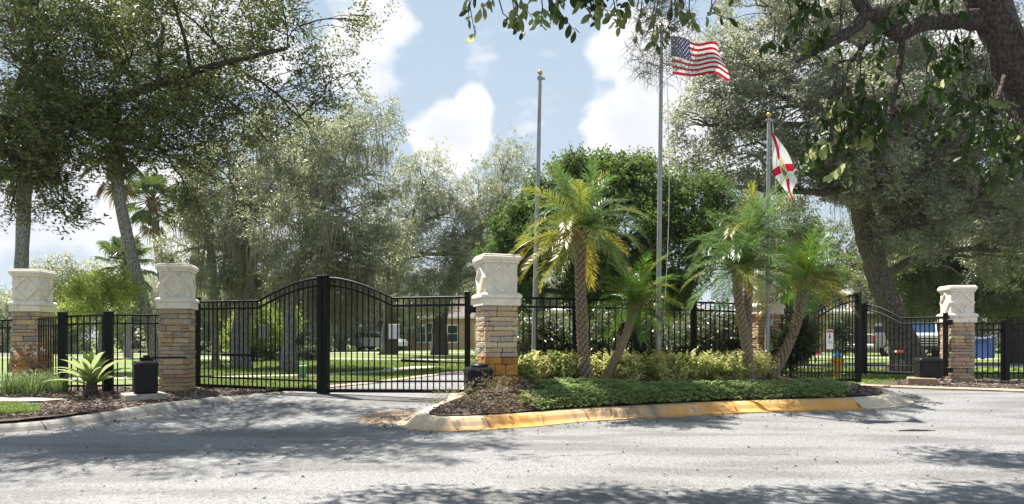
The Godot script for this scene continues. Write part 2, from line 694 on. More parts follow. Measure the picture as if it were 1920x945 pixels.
func fan_mesh(tilt: float, petiole: float, blade: float, c: Color) -> ArrayMesh:
	# a cabbage-palm leaf: long stalk, folded fan with drooping ends
	var b := B.new()
	var d := Vector3(cos(tilt), sin(tilt), 0)
	var up := Vector3(-d.y, d.x, 0)
	b.col = Color(0.16, 0.17, 0.06)
	var line := []
	var radii := []
	for i in 5:
		var t := i / 4.0
		line.append(d * petiole * t + Vector3.DOWN * 0.12 * petiole * t * t)
		radii.append(lerpf(0.025, 0.014, t))
	b.tube(line, radii, 4, false)
	var hub: Vector3 = line[-1]
	for k in 30:
		var a := lerpf(-2.2, 2.2, k / 29.0) + rr(-0.03, 0.03)
		var al := (d * cos(a) + Vector3(0, 0, 1) * sin(a) + up * (0.15 * absf(sin(a)))).normalized()
		var len := blade * (1.0 - 0.25 * absf(a) / 2.2) * rr(0.85, 1.1)
		var side := al.cross(up).normalized() * len * 0.045
		var fold := up * len * 0.03 * (1.0 if k % 2 == 0 else -1.0)
		var g := rr(0.75, 1.2)
		b.col = c * g
		var i0 := b.p(hub)
		var m := hub + al * len * 0.5
		var i1 := b.p(m + side + fold)
		var i2 := b.p(m - side - fold)
		var m2 := hub + al * len * 0.8 + Vector3.DOWN * len * 0.12
		var i3 := b.p(m2 + side * 0.6)
		var i4 := b.p(m2 - side * 0.6)
		var i5 := b.p(hub + al * len * 0.95 + Vector3.DOWN * len * rr(0.3, 0.5))
		b.t(i0, i1, i2)
		b.q(i2, i1, i3, i4)
		b.t(i4, i3, i5)
	return b.mesh(false, true)


func big_leaf(curl: float) -> ArrayMesh:
	# an oak leaf seen close: obovate, cupped, along +x, 8 cm
	var b := B.new()
	var long := 0.08
	b.col = Color(1, 1, 1)
	var rows := []
	for i in 7:
		var t := i / 6.0
		var w := 0.021 * pow(sin(PI * clampf(pow(t, 1.25) * 0.94 + 0.03, 0, 1)), 0.75)
		var y := -curl * t * t * long + 0.004 * sin(t * 7.0)
		rows.append([b.p(Vector3(t * long, y + w * 0.25, -w)), b.p(Vector3(t * long, y, 0)), b.p(Vector3(t * long, y + w * 0.25, w))])
	for i in 6:
		b.q(rows[i][0], rows[i][1], rows[i + 1][1], rows[i + 1][0])
		b.q(rows[i][1], rows[i][2], rows[i + 1][2], rows[i + 1][1])
	return b.mesh(true, true)


func make_shared() -> void:
	K.oak = clump(56, 0.36, 0.085, 0.042, 0.35)
	K.oak2 = clump(48, 0.33, 0.075, 0.04, 0.35)
	K.near = clump(48, 0.27, 0.056, 0.026, 0.6)
	K.near_thin = clump(22, 0.24, 0.055, 0.025, 0.6)
	K.far = clump(52, 0.8, 0.16, 0.08, 0.35)
	K.camphor = clump(48, 0.34, 0.10, 0.05, 0.5, 0.3)
	K.hedge = clump(34, 0.18, 0.105, 0.032, 0.5, 0.05)
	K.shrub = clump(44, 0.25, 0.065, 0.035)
	K.jasmine = clump(22, 0.10, 0.036, 0.021, 0.35, -0.1)
	K.moss = moss_tuft()
	K.wisp = wisp_tuft()
	K.grass = blade_tuft(16, 0.07, 0.05, 0.006)
	K.grass_near = blade_tuft(22, 0.085, 0.05, 0.005)
	K.liriope = blade_tuft(90, 0.85, 0.38, 0.013, 5, 0.9)
	K.dry = clump(34, 0.16, 0.035, 0.009, 0.2, -0.5)
	K.straw = blade_tuft(22, 0.30, 0.14, 0.006, 3, 0.3)
	K.stone = []
	for i in 8:
		var b := B.new()
		b.cbox(Vector3.ZERO, Vector3.ONE, 0.09, Basis(), 0.035, rng)
		K.stone.append(b.mesh())
	K.chip = []
	var cb := B.new()
	cb.cbox(Vector3.ZERO, Vector3(0.05, 0.008, 0.018), 0.003, Basis(), 0.08, rng)
	K.chip = cb.mesh(false, true)
	K.leafs = [big_leaf(0.1), big_leaf(0.3), big_leaf(0.5)]


# ---------------------------------------------------------------- ground

func road_h(x: float, z: float) -> float:
	var t := clampf((-z - 8.8) / 3.4, 0.0, 1.0)
	return 0.2 * t * t * (3.0 - 2.0 * t)


func verge_h(x: float, z: float) -> float:
	return maxf(road_h(x, z) + 0.03, 0.14) + 0.02 * stain_noise.get_noise_2d(x * 1.5, z * 1.5)


func edge_distance(poly: PackedVector2Array, q: Vector2) -> float:
	var best := 1e9
	for i in poly.size():
		best = minf(best, q.distance_to(Geometry2D.get_closest_point_to_segment(q, poly[i], poly[(i + 1) % poly.size()])))
	return best


func island_h(x: float, z: float) -> float:
	var e := edge_distance(island, Vector2(x, z))
	return lerpf(road_h(x, z) + 0.12, 0.44, smoothstep(0.1, 1.15, e)) + 0.015 * stain_noise.get_noise_2d(x * 3.0, z * 3.0)


func lawn_h(x: float, z: float) -> float:
	var far := smoothstep(24.0, 60.0, -z)
	return 0.185 + far * (0.06 * sin(x * 0.11 + 1.0) + 0.05 * sin(z * 0.13))


func ground_h(x: float, z: float) -> float:
	return lerpf(road_h(x, z) - 0.06, lawn_h(x, z), smoothstep(12.6, 13.1, -z))


func sheet(poly: PackedVector2Array, cell: float, h: Callable, lift: float) -> ArrayMesh:
	var b := B.new()
	var lo := poly[0]
	var hi := poly[0]
	for q in poly:
		lo = lo.min(q)
		hi = hi.max(q)
	for i in int(ceil((hi.x - lo.x) / cell)):
		for j in int(ceil((hi.y - lo.y) / cell)):
			var a := lo + Vector2(i, j) * cell
			var sq := PackedVector2Array([a, a + Vector2(cell, 0), a + Vector2(cell, cell), a + Vector2(0, cell)])
			var inside := 0
			for q in sq:
				if Geometry2D.is_point_in_polygon(q, poly):
					inside += 1
			var pieces := [sq]
			if inside < 4:
				pieces = Geometry2D.intersect_polygons(sq, poly)
			for piece in pieces:
				var f := Geometry2D.triangulate_polygon(piece)
				var ids := []
				for q in piece:
					ids.append(b.p(Vector3(q.x, h.call(q.x, q.y) + lift, q.y)))
					var dx: float = h.call(q.x + 0.05, q.y) - h.call(q.x - 0.05, q.y)
					var dz: float = h.call(q.x, q.y + 0.05) - h.call(q.x, q.y - 0.05)
					b.nn.append(Vector3(-dx, 0.1, -dz).normalized())
				for k in range(0, f.size(), 3):
					var u: Vector2 = piece[f[k]]
					if (piece[f[k + 1]] - u).cross(piece[f[k + 2]] - u) > 0.0:
						b.t(ids[f[k]], ids[f[k + 2]], ids[f[k + 1]])
					else:
						b.t(ids[f[k]], ids[f[k + 1]], ids[f[k + 2]])
	return b.mesh()


func flat_pts(a: Array) -> PackedVector2Array:
	var out := PackedVector2Array()
	for q in a:
		out.append(Vector2(q[0], q[1]))
	return out


var kerb_line := []      # left kerb, road edge
var island_front := []   # island kerb, road edge


func build_ground() -> void:
	kerb_line = []
	for q in [[-20, -7.0], [-9, -7.7], [-6.24, -8.45], [-5.6, -9.5], [-4.85, -10.7], [-4.2, -11.7], [-3.62, -12.75], [-3.5, -13.3]]:
		kerb_line.append(Vector2(q[0], q[1]))
	kerb_line = through(kerb_line, 6)
	island_front = []
	for q in [[-0.95, -12.2], [-0.95, -11.3], [-1.22, -10.2], [-1.42, -9.45], [-1.28, -8.95], [-0.75, -8.72], [0.1, -9.05], [1.05, -9.55], [2.6, -10.0], [3.8, -10.28], [5.1, -10.45], [6.0, -10.75], [6.35, -11.3], [6.3, -12.0], [6.2, -13.2], [6.15, -14.0]]:
		island_front.append(Vector2(q[0], q[1]))
	island_front = through(island_front, 7)
	island = PackedVector2Array(island_front)
	island.append(Vector2(5.3, -14.5))
	island.append(Vector2(4.1, -14.2))
	island.append(Vector2(-0.75, -12.8))
	# the ground: one sheet out to the horizon
	var xs := [-900.0, -400.0, -200.0, -120.0, -80.0, -60.0]
	var x := -48.0
	while x <= 48.0:
		xs.append(x)
		x += 2.0
	xs.append_array([60.0, 80.0, 120.0, 200.0, 400.0, 900.0])
	var zs := [60.0, 30.0, 10.0, 0.0, -6.0, -8.0, -8.8, -9.4, -10.0, -10.6, -11.2, -11.8, -12.3, -12.6, -12.75, -12.9, -13.1, -13.5]
	var z := -15.0
	while z >= -80.0:
		zs.append(z)
		z -= 2.5
	zs.append_array([-100.0, -140.0, -200.0, -350.0, -600.0, -1000.0])
	var g := B.new()
	for zz in zs:
		for xx in xs:
			g.p(Vector3(xx, ground_h(xx, zz), zz))
	for j in zs.size() - 1:
		for i in xs.size() - 1:
			var a := j * xs.size() + i
			g.q(a, a + 1, a + xs.size() + 1, a + xs.size())
	setting("ground", g.mesh(true), M.turf, "green lawn ground that spreads out beyond the gates", "structure")
	# asphalt in front of the gates
	var road := [[-40, 14], [-40, -6.6]]
	for q in kerb_line:
		road.append([q.x, q.y])
	road.append_array([[-0.5, -13.3], [4.4, -13.9], [6.3, -14.4], [7.4, -13.2], [8.7, -12.4], [10.2, -11.9], [40, -10.2], [40, 14]])
	setting("road", sheet(flat_pts(road), 0.6, road_h, 0.0), M.asphalt, "pale worn asphalt road in front of the gates", "structure")
	# drive behind the left gate, bending right behind the island, and the far street
	var drive := [[-3.5, -13.28], [-3.35, -13.6], [-2.9, -14.6], [-2.3, -16.5], [-1.36, -19.6], [0, -22.5], [3, -25], [9, -25.8], [34, -26.5], [34, -23.3], [9, -22.8], [4, -21.5], [1.9, -18.5], [0.3, -15], [-0.45, -13.28]]
	setting("driveway", sheet(flat_pts(drive), 0.8, func(_a, _b): return 0.2, 0.002), M.asphalt, "sunlit pale driveway bending right behind the left gate", "structure")
	var street := [[-40, -43.5], [-20, -45], [-8, -46], [4, -43], [12, -36], [20, -31], [34, -29.5], [34, -32], [20, -33.5], [13, -38.5], [5, -45.5], [-8, -49], [-20, -48], [-40, -46.5]]
	setting("street", sheet(flat_pts(street), 2.0, lawn_h, 0.02), M.concrete, "far pale street crossing the lawns behind the gates", "structure")
	var path := [[-16, -15.6], [-8, -16.4], [-5.0, -17.9], [-3.3, -20.0], [-2.3, -24], [-3.4, -24.2], [-4.1, -20.4], [-5.5, -18.7], [-8.2, -17.3], [-16, -16.6]]
	setting("path", sheet(flat_pts(path), 0.8, lawn_h, 0.012), M.concrete, "narrow concrete footpath across the lawn behind the left gate", "structure")
	var path2 := [[-30, -34.5], [-14, -33], [-6, -31.5], [-2.5, -30.2], [-2.0, -31.4], [-6, -33.0], [-14, -34.8], [-30, -36.5]]
	setting("path", sheet(flat_pts(path2), 1.5, lawn_h, 0.012), M.concrete, "farther pale footpath across the lawn behind the left gate", "structure")
	# left verge: soil, a lawn patch, a bit of pavement
	var verge := [[-40, -12.95], [-40, -6.75]]
	for i in kerb_line.size():
		var q: Vector2 = kerb_line[i]
		verge.append([q.x - 0.2, q.y - 0.08])
	verge.append([-3.7, -13.35])
	verge.append([-8, -13.35])
	setting("planting_bed", sheet(flat_pts(verge), 0.3, verge_h, -0.004), M.soil, "dark mulch planting bed behind the left kerb", "structure")
	var patch := [[-14, -7.55], [-9.2, -7.95], [-6.75, -8.75], [-6.45, -9.35], [-6.75, -10.0], [-7.4, -10.5], [-14, -10.4]]
	setting("lawn_patch", sheet(flat_pts(patch), 0.3, verge_h, 0.012), M.turf, "small bright lawn patch inside the left kerb", "structure")
	var strip := [[-5.7, -12.75], [-4.6, -12.45], [-4.15, -12.2], [-3.85, -12.75], [-3.75, -13.35], [-5.7, -13.35]]
	setting("lawn_patch", sheet(flat_pts(strip), 0.3, verge_h, 0.012), M.turf, "strip of grass under the left gate leaf", "structure")
	var pave := [[-14, -10.85], [-7.35, -10.82], [-7.05, -10.98], [-7.3, -11.13], [-14, -11.18]]
	setting("pavement", sheet(flat_pts(pave), 0.3, verge_h, 0.02), M.concrete, "short piece of concrete pavement at the left edge", "structure")
	# the island
	setting("island_bed", sheet(Geometry2D.offset_polygon(island, -0.3)[0], 0.12, island_h, 0.0), M.soil, "raised soil mound of the planted island", "structure")
	# right verge
	var rv := [[7.35, -13.25], [8.65, -12.5], [10.2, -12.0], [40, -10.4], [40, -15.6], [9, -15.6], [8.2, -15.0], [7.2, -14.2]]
	setting("planting_bed", sheet(flat_pts(rv), 0.4, verge_h, -0.002), M.soil, "mulch bed at the foot of the right stone pillar", "structure")
	# the sandy wash at the tip of the island
	var wash := []
	for i in 28:
		var a := TAU * i / 28.0
		var s := 1.0 + 0.35 * stain_noise.get_noise_2d(cos(a) * 2.0 + 7.0, sin(a) * 2.0)
		wash.append([-1.72 + cos(a) * 0.42 * s, -9.75 + sin(a) * 0.6 * s])
	setting("dirt_wash", sheet(flat_pts(wash), 0.25, road_h, 0.004), M.dirt, "orange sandy dirt washed onto the road at the island tip", "stuff")


# ---------------------------------------------------------------- kerbs

func kerb_piece(line: Array, from: float, to: float, profile: Array, h: Callable, tint: Callable, side: float) -> ArrayMesh:
	# profile points: distance from the road edge into the bed, height; walks the line between two lengths
	var b := B.new()
	var s := 0.0
	var rings := []
	var step := 0.06
	var want := from
	for i in line.size() - 1:
		var a: Vector2 = line[i]
		var c: Vector2 = line[i + 1]
		var l := a.distance_to(c)
		while want <= s + l and want <= to + 1e-4:
			var q := a.lerp(c, (want - s) / l)
			var prev: Vector2 = line[maxi(i - 1, 0)]
			var next: Vector2 = line[mini(i + 2, line.size() - 1)]
			var d0 := (c - prev).normalized()
			var d1 := (next - a).normalized()
			var d := d0.lerp(d1, (want - s) / l).normalized()
			var inw := Vector2(-d.y, d.x) * side
			var ring := []
			for k in profile.size():
				var pr = profile[k]
				var o: Vector2 = q + inw * pr[0]
				b.col = tint.call(want, k, o)
				ring.append(b.p(Vector3(o.x, h.call(q.x, q.y) + pr[1], o.y)))
			rings.append(ring)
			want += minf(step, maxf(to - want, 1e-3)) if want < to - 1e-3 else 1.0
		s += l
	for r in rings.size() - 1:
		for k in profile.size() - 1:
			if side < 0.0:
				b.q(rings[r][k], rings[r + 1][k], rings[r + 1][k + 1], rings[r][k + 1])
			else:
				b.q(rings[r][k], rings[r][k + 1], rings[r + 1][k + 1], rings[r + 1][k])
	for ring in [rings[0], rings[-1]]:
		for k in range(1, profile.size() - 1):
			b.t(ring[0], ring[k], ring[k + 1])
	return b.mesh(false, true)


func line_length(line: Array) -> float:
	var s := 0.0
	for i in line.size() - 1:
		s += line[i].distance_to(line[i + 1])
	return s


func length_near(line: Array, q: Vector2) -> float:
	var s := 0.0
	var best := 1e9
	var at := 0.0
	for i in line.size():
		if line[i].distance_to(q) < best:
			best = line[i].distance_to(q)
			at = s
		if i < line.size() - 1:
			s += line[i].distance_to(line[i + 1])
	return at


func build_kerbs() -> void:
	var profile := [[-0.12, -0.03], [-0.12, 0.008], [-0.02, 0.012], [0.03, 0.04], [0.075, 0.092], [0.12, 0.122], [0.17, 0.135], [0.31, 0.14], [0.34, 0.11], [0.34, -0.05]]
	var cuts := [0.0]
	for q in [Vector2(-1.42, -9.45), Vector2(-0.3, -8.85), Vector2(1.05, -9.55), Vector2(3.3, -10.16), Vector2(5.25, -10.5), Vector2(6.3, -12.0)]:
		cuts.append(length_near(island_front, q))
	cuts.append(line_length(island_front))
	var s_tip: float = cuts[1]
	var s_joint: float = cuts[2]
	var s_grey: float = cuts[3]
	var s_orange: float = length_near(island_front, Vector2(2.45, -9.96))
	var s_end: float = cuts[5]
	var tint := func(s: float, k: int, o: Vector2) -> Color:
		var bare := Color(0.60, 0.52, 0.39)
		var grey := Color(0.42, 0.36, 0.28)
		var rust := Color(0.70, 0.36, 0.085)
		var n := stain_noise.get_noise_2d(s * 2.2, o.y * 0.6) * 0.7
		var streak := stain_noise.get_noise_2d(s * 22.0, 3.0)
		var c := bare
		var r := 0.0
		if s < s_joint:
			r = smoothstep(s_tip + 0.2, s_joint, s + n * 0.6) * 0.45 + (0.35 if k <= 2 and s > s_tip - 0.2 else 0.0)
		elif s < s_end:
			# orange, then a greyer stretch with dark runs, then orange again
			var dull := smoothstep(s_grey - 0.9, s_grey + 0.2, s + n * 0.8) * (1.0 - smoothstep(s_orange - 0.5, s_orange + 0.6, s + n * 0.8))
			c = bare.lerp(grey, dull)
			r = lerpf(0.97 + n * 0.35, 0.42 + n * 0.6, dull) + (0.25 if k <= 2 else 0.0)
			if streak > 0.1:
				c = c * lerpf(1.0, 0.55, dull)
				r *= 1.0 - 0.5 * dull
			if streak < -0.16:
				r *= 0.85
		else:
			c = bare.lerp(grey, clampf(0.4 + n, 0, 1))
			r = 0.0
		if k >= 6:
			r *= 0.7
		return c.lerp(rust, clampf(r, 0.0, 1.0))
	var kerb := thing("island_kerb", "rounded concrete kerb stained rusty orange along the planted island", "kerb")
	kerb.set_meta("kind", "structure")
	for i in cuts.size() - 1:
		loose("kerb_segment", kerb_piece(island_front, cuts[i] + 0.006, cuts[i + 1] - 0.006, profile, road_h, tint, -1.0), M.kerb, kerb)
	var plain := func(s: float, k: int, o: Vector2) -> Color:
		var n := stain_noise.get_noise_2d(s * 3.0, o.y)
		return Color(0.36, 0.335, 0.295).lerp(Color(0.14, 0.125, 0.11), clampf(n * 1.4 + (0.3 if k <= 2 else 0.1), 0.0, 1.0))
	var left := thing("roadside_kerb", "long grey weathered kerb curving from the left edge to the left gate", "kerb")
	left.set_meta("kind", "structure")
	var total := line_length(kerb_line)
	var low := func(x: float, z: float) -> float: return lerpf(road_h(x, z) - 0.04, verge_h(x, z) - 0.16, smoothstep(9.5, 12.5, -z))
	var at := 0.0
	while at < total - 0.3:
		var to := minf(at + 2.4, total)
		loose("kerb_segment", kerb_piece(kerb_line, at + 0.006, to - 0.006, profile, low, plain, -1.0), M.kerb, left)
		at = to
	# low pinkish edging of the drive behind the gate
	var edge := through([Vector2(-3.5, -13.35), Vector2(-3.35, -13.7), Vector2(-2.9, -14.6), Vector2(-2.3, -16.5), Vector2(-1.36, -19.6), Vector2(0, -22.5), Vector2(3, -25)], 6)
	var pink := func(s: float, _k: int, o: Vector2) -> Color:
		return Color(0.50, 0.37, 0.26) * (0.9 + 0.3 * stain_noise.get_noise_2d(s * 3.0, o.y))
	var back := thing("drive_edging", "low sandy concrete edging between the lawn and the drive behind the gate", "kerb")
	back.set_meta("kind", "structure")
	loose("kerb_segment", kerb_piece(edge, 0.0, line_length(edge), [[0.0, -0.02], [0.0, 0.03], [0.03, 0.04], [0.26, 0.04], [0.28, -0.05]], func(_x, _z): return 0.19, pink, -1.0), M.kerb, back)
	var redge := through([Vector2(6.25, -14.45), Vector2(7.3, -13.3), Vector2(8.6, -12.5), Vector2(10.2, -12.0), Vector2(20, -11.4)], 6)
	var rside := thing("drive_edging", "low sandy concrete edging in front of the right gate", "kerb")
	rside.set_meta("kind", "structure")
	loose("kerb_segment", kerb_piece(redge, 0.0, line_length(redge), [[0.0, -0.02], [0.0, 0.03], [0.03, 0.045], [0.26, 0.045], [0.28, -0.05]], road_h, pink, -1.0), M.kerb, rside)


# ---------------------------------------------------------------- stone pillars

func build_pillars() -> void:
	pillar(Vector3(-0.24, 0.36, -10.75), 0.52, 18.4, 1.65, 0.45, "wide stone pillar with cream cap between the left gate and the island palms", [0.07, 0.09, 0.11, 0.14, 0.17], [0, 0, 1, 1, 3, 5, 7, 9])
	pillar(Vector3(-5.91, 0.1, -12.25), 0.48, -80.0, 1.67, 0.0, "shaded stone pillar with cream cap carrying the left leaf of the big gate", [0.06, 0.075, 0.09, 0.11], [0, 2, 4, 4, 6, 7, 8, 9, 10])
	pillar(Vector3(-8.98, 0.08, -13.0), 0.48, -84.0, 1.65, 0.72, "stone pillar with orange stained foot behind the grass clump at the left edge", [0.06, 0.08, 0.1, 0.12], [0, 2, 3, 4, 7, 8, 9, 10])
	pillar(Vector3(9.5, 0.12, -14.8), 0.47, -6.8, 1.49, 0.0, "slim stone pillar with cream cap beside the right gate under the oak", [0.055, 0.07, 0.085, 0.1], [1, 2, 3, 5, 6, 8, 9, 9, 10])
	pillar(Vector3(4.67, 0.34, -13.0), 0.5, 18.0, 1.60, 0.0, "stone pillar half hidden by palm fronds and the shortest flagpole", [0.07, 0.09, 0.11, 0.13], [0, 2, 2, 3, 6])


func pillar(base: Vector3, w: float, turn: float, stone_top: float, stain: float, label: String, courses: Array, tones: Array) -> void:
	var o := thing("stone_pillar", label, "gate pillar", base, deg_to_rad(turn), "stone pillars of the gateway")
	var h := stone_top - base.y
	var core := B.new()
	core.box(Vector3(0, h * 0.5, 0), Vector3(w - 0.06, h, w - 0.06))
	part("mortar", core.mesh(), M.mortar, o)
	var y := -0.02
	var course := 0
	while y < h - 0.02:
		var ch: float = courses[rng.randi() % courses.size()]
		if y + ch > h - 0.05:
			ch = h - y
		for f in 4:
			var turned := Basis(Vector3.UP, f * PI / 2.0)
			var full := (course + f) % 2 == 0
			var span := w if full else w - 0.14
			var x := -span / 2.0
			while x < span / 2.0 - 0.01:
				var l := rr(0.11, 0.40)
				if span / 2.0 - (x + l) < 0.11:
					l = span / 2.0 - x
				var rows := [[y, ch]]
				if ch > 0.1 and rng.randf() < 0.3:
					rows = [[y, ch * 0.52], [y + ch * 0.52, ch * 0.48]]
				for row in rows:
					var out := rr(-0.004, 0.014)
					var m: StandardMaterial3D = M.stones[tones[rng.randi() % tones.size()]]
					if stain > 0.0 and row[0] < stain * rr(0.85, 1.12):
						m = M.rusty[rng.randi() % M.rusty.size()]
					var b := turned * Basis.from_scale(Vector3(l - 0.006, row[1] - 0.006, 0.085))
					part("stone", K.stone[rng.randi() % K.stone.size()], m, o, Transform3D(b, turned * Vector3(x + l / 2.0, row[0] + row[1] / 2.0, w / 2.0 - 0.045 + out)))
				x += l
		y += ch
		course += 1
	# cap: base moulding, block with raised lozenges, stepped top slab
	var k := w / 0.48
	var mb := B.new()
	mb.cbox(Vector3(0, h + 0.055, 0), Vector3(0.55 * k, 0.11, 0.55 * k), 0.006)
	mb.cbox(Vector3(0, h + 0.142, 0), Vector3(0.59 * k, 0.06, 0.59 * k), 0.014)
	# sloping top of the moulding
	var ring := []
	for r in [[0.575, 0.17], [0.50, 0.197]]:
		for c in [[-1, -1], [1, -1], [1, 1], [-1, 1]]:
			ring.append(mb.p(Vector3(c[0] * r[0] * k * 0.5, h + r[1], c[1] * r[0] * k * 0.5)))
	for i in 4:
		var j := (i + 1) % 4
		mb.q(ring[j], ring[i], ring[4 + i], ring[4 + j])
	part("base_moulding", mb.mesh(), M.trim, o)
	var bl := B.new()
	bl.cbox(Vector3(0, h + 0.42, 0), Vector3(0.47 * k, 0.46, 0.47 * k), 0.008)
	part("cap_block", bl.mesh(), M.stucco, o)
	for f in 4:
		var turned := Basis(Vector3.UP, f * PI / 2.0)
		var d := B.new()
		var hw := 0.2 * k
		var hh := 0.205
		var strips := [[Vector2(-hw, 0), Vector2(0, hh)], [Vector2(0, hh), Vector2(hw, 0)], [Vector2(hw, 0), Vector2(0, -hh)], [Vector2(0, -hh), Vector2(-hw, 0)]]
		for s in strips:
			var mid: Vector2 = (s[0] + s[1]) * 0.5
			var dir: Vector2 = s[1] - s[0]
			var bb := turned * Basis(Vector3(0, 0, 1), dir.angle())
			d.cbox(turned * Vector3(mid.x, h + 0.42 + mid.y, 0.236 * k), Vector3(dir.length() + 0.028, 0.036, 0.05), 0.009, bb)
		for s in [Vector2(-hw - 0.012, 0), Vector2(hw + 0.012, 0)]:
			d.cbox(turned * Vector3(s.x, h + 0.42, 0.236 * k), Vector3(0.05, 0.04, 0.034), 0.009, turned)
		for s in [Vector2(0, hh + 0.012), Vector2(0, -hh - 0.012)]:
			d.cbox(turned * Vector3(s.x, h + 0.42 + s.y, 0.234 * k), Vector3(0.03, 0.03, 0.032), 0.006, turned)
		part("lozenge_trim", d.mesh(), M.trim, o)
	var sl := B.new()
	sl.cbox(Vector3(0, h + 0.672, 0), Vector3(0.52 * k, 0.048, 0.52 * k), 0.008)
	sl.cbox(Vector3(0, h + 0.722, 0), Vector3(0.565 * k, 0.062, 0.565 * k), 0.01)
	sl.cbox(Vector3(0, h + 0.766, 0), Vector3(0.53 * k, 0.036, 0.53 * k), 0.012)
	part("top_slab", sl.mesh(), M.trim, o)


# ---------------------------------------------------------------- fences and gates

func bar(a: Vector3, b: Vector3, w: float, h: float) -> ArrayMesh:
	var m := B.new()
	var d := (b - a)
	var x := d.normalized()
	var z := x.cross(Vector3.UP).normalized()
	m.cbox((a + b) * 0.5, Vector3(d.length(), h, w), minf(w, h) * 0.12, Basis(x, z.cross(x).normalized(), z))
	return m.mesh()


func upright(h: float, w: float) -> ArrayMesh:
	var m := B.new()
	m.box(Vector3(0, h * 0.5, 0), Vector3(w, h, w))
	return m.mesh()


func post_mesh(h: float, w: float) -> ArrayMesh:
	var m := B.new()
	m.cbox(Vector3(0, h * 0.5, 0), Vector3(w, h, w), 0.005)
	m.cbox(Vector3(0, h + 0.012, 0), Vector3(w + 0.012, 0.024, w + 0.012), 0.006)
	return m.mesh()


func fence(line: Array, top: Array, foot: Array, posts: Array, label: String, post_w := 0.075) -> void:
	# runs between the points of the line; two rails near the top, one near the foot
	var o := thing("metal_fence", label, "metal fence", Vector3(line[0].x, 0, line[0].z), 0.0, "black picket fences")
	for i in line.size() - 1:
		var a: Vector3 = line[i]
		var c: Vector3 = line[i + 1]
		var l := Vector2(c.x - a.x, c.z - a.z).length()
		var yaw := atan2(-(c.z - a.z), c.x - a.x)
		for dy in [[top[i] - 0.02, top[i + 1] - 0.02], [top[i] - 0.16, top[i + 1] - 0.16], [foot[i] + 0.17, foot[i + 1] + 0.17]]:
			loose("rail", bar(Vector3(a.x, dy[0], a.z), Vector3(c.x, dy[1], c.z), 0.028, 0.034), M.black, o)
		var n := int(l / 0.112)
		for k in n:
			var t := (k + 0.5) / n
			var q := a.lerp(c, t)
			var h := lerpf(top[i], top[i + 1], t) - lerpf(foot[i], foot[i + 1], t) - 0.05
			part("picket", upright(h, 0.017), M.black, o, Transform3D(Basis(Vector3.UP, yaw), Vector3(q.x, lerpf(foot[i], foot[i + 1], t) + 0.05, q.z) - o.position))
	for ps in posts:
		part("post", post_mesh(ps[1], post_w), M.black, o, Transform3D(Basis(Vector3.UP, 0.2), ps[0] - o.position))


func build_fences() -> void:
	fence([Vector3(0.12, 0, -11.05), Vector3(1.0, 0, -11.35), Vector3(2.12, 0, -11.75), Vector3(3.2, 0, -12.2), Vector3(4.3, 0, -12.85)], [1.82, 1.82, 1.82, 1.81, 1.81], [0.42, 0.44, 0.44, 0.44, 0.42],
		[[Vector3(1.03, 0.35, -11.36), 1.5], [Vector3(2.12, 0.35, -11.75), 1.5], [Vector3(3.2, 0.35, -12.2), 1.5]], "long black picket fence across the island behind the yellow shrubs")
	fence([Vector3(-8.72, 0, -12.75), Vector3(-7.82, 0, -12.05), Vector3(-7.0, 0, -11.95), Vector3(-6.18, 0, -12.15)], [1.53, 1.55, 1.58, 1.58], [0.16, 0.16, 0.17, 0.17],
		[[Vector3(-7.76, 0.1, -11.98), 1.49], [Vector3(-6.92, 0.1, -11.9), 1.5]], "black picket fence with two thick posts behind the strap-leaved plant", 0.125)
	fence([Vector3(-13.5, 0, -13.4), Vector3(-11.5, 0, -13.3), Vector3(-9.1, 0, -12.85)], [1.5, 1.5, 1.51], [0.16, 0.16, 0.16],
		[[Vector3(-11.5, 0.1, -13.32), 1.45]], "black picket fence running off the left edge of the picture")
	fence([Vector3(9.85, 0, -14.95), Vector3(10.55, 0, -14.95), Vector3(14.5, 0, -15.2)], [1.5, 1.5, 1.5], [0.24, 0.24, 0.24],
		[[Vector3(10.62, 0.16, -14.93), 1.37]], "black picket fence with one thick post right of the slim pillar", 0.125)


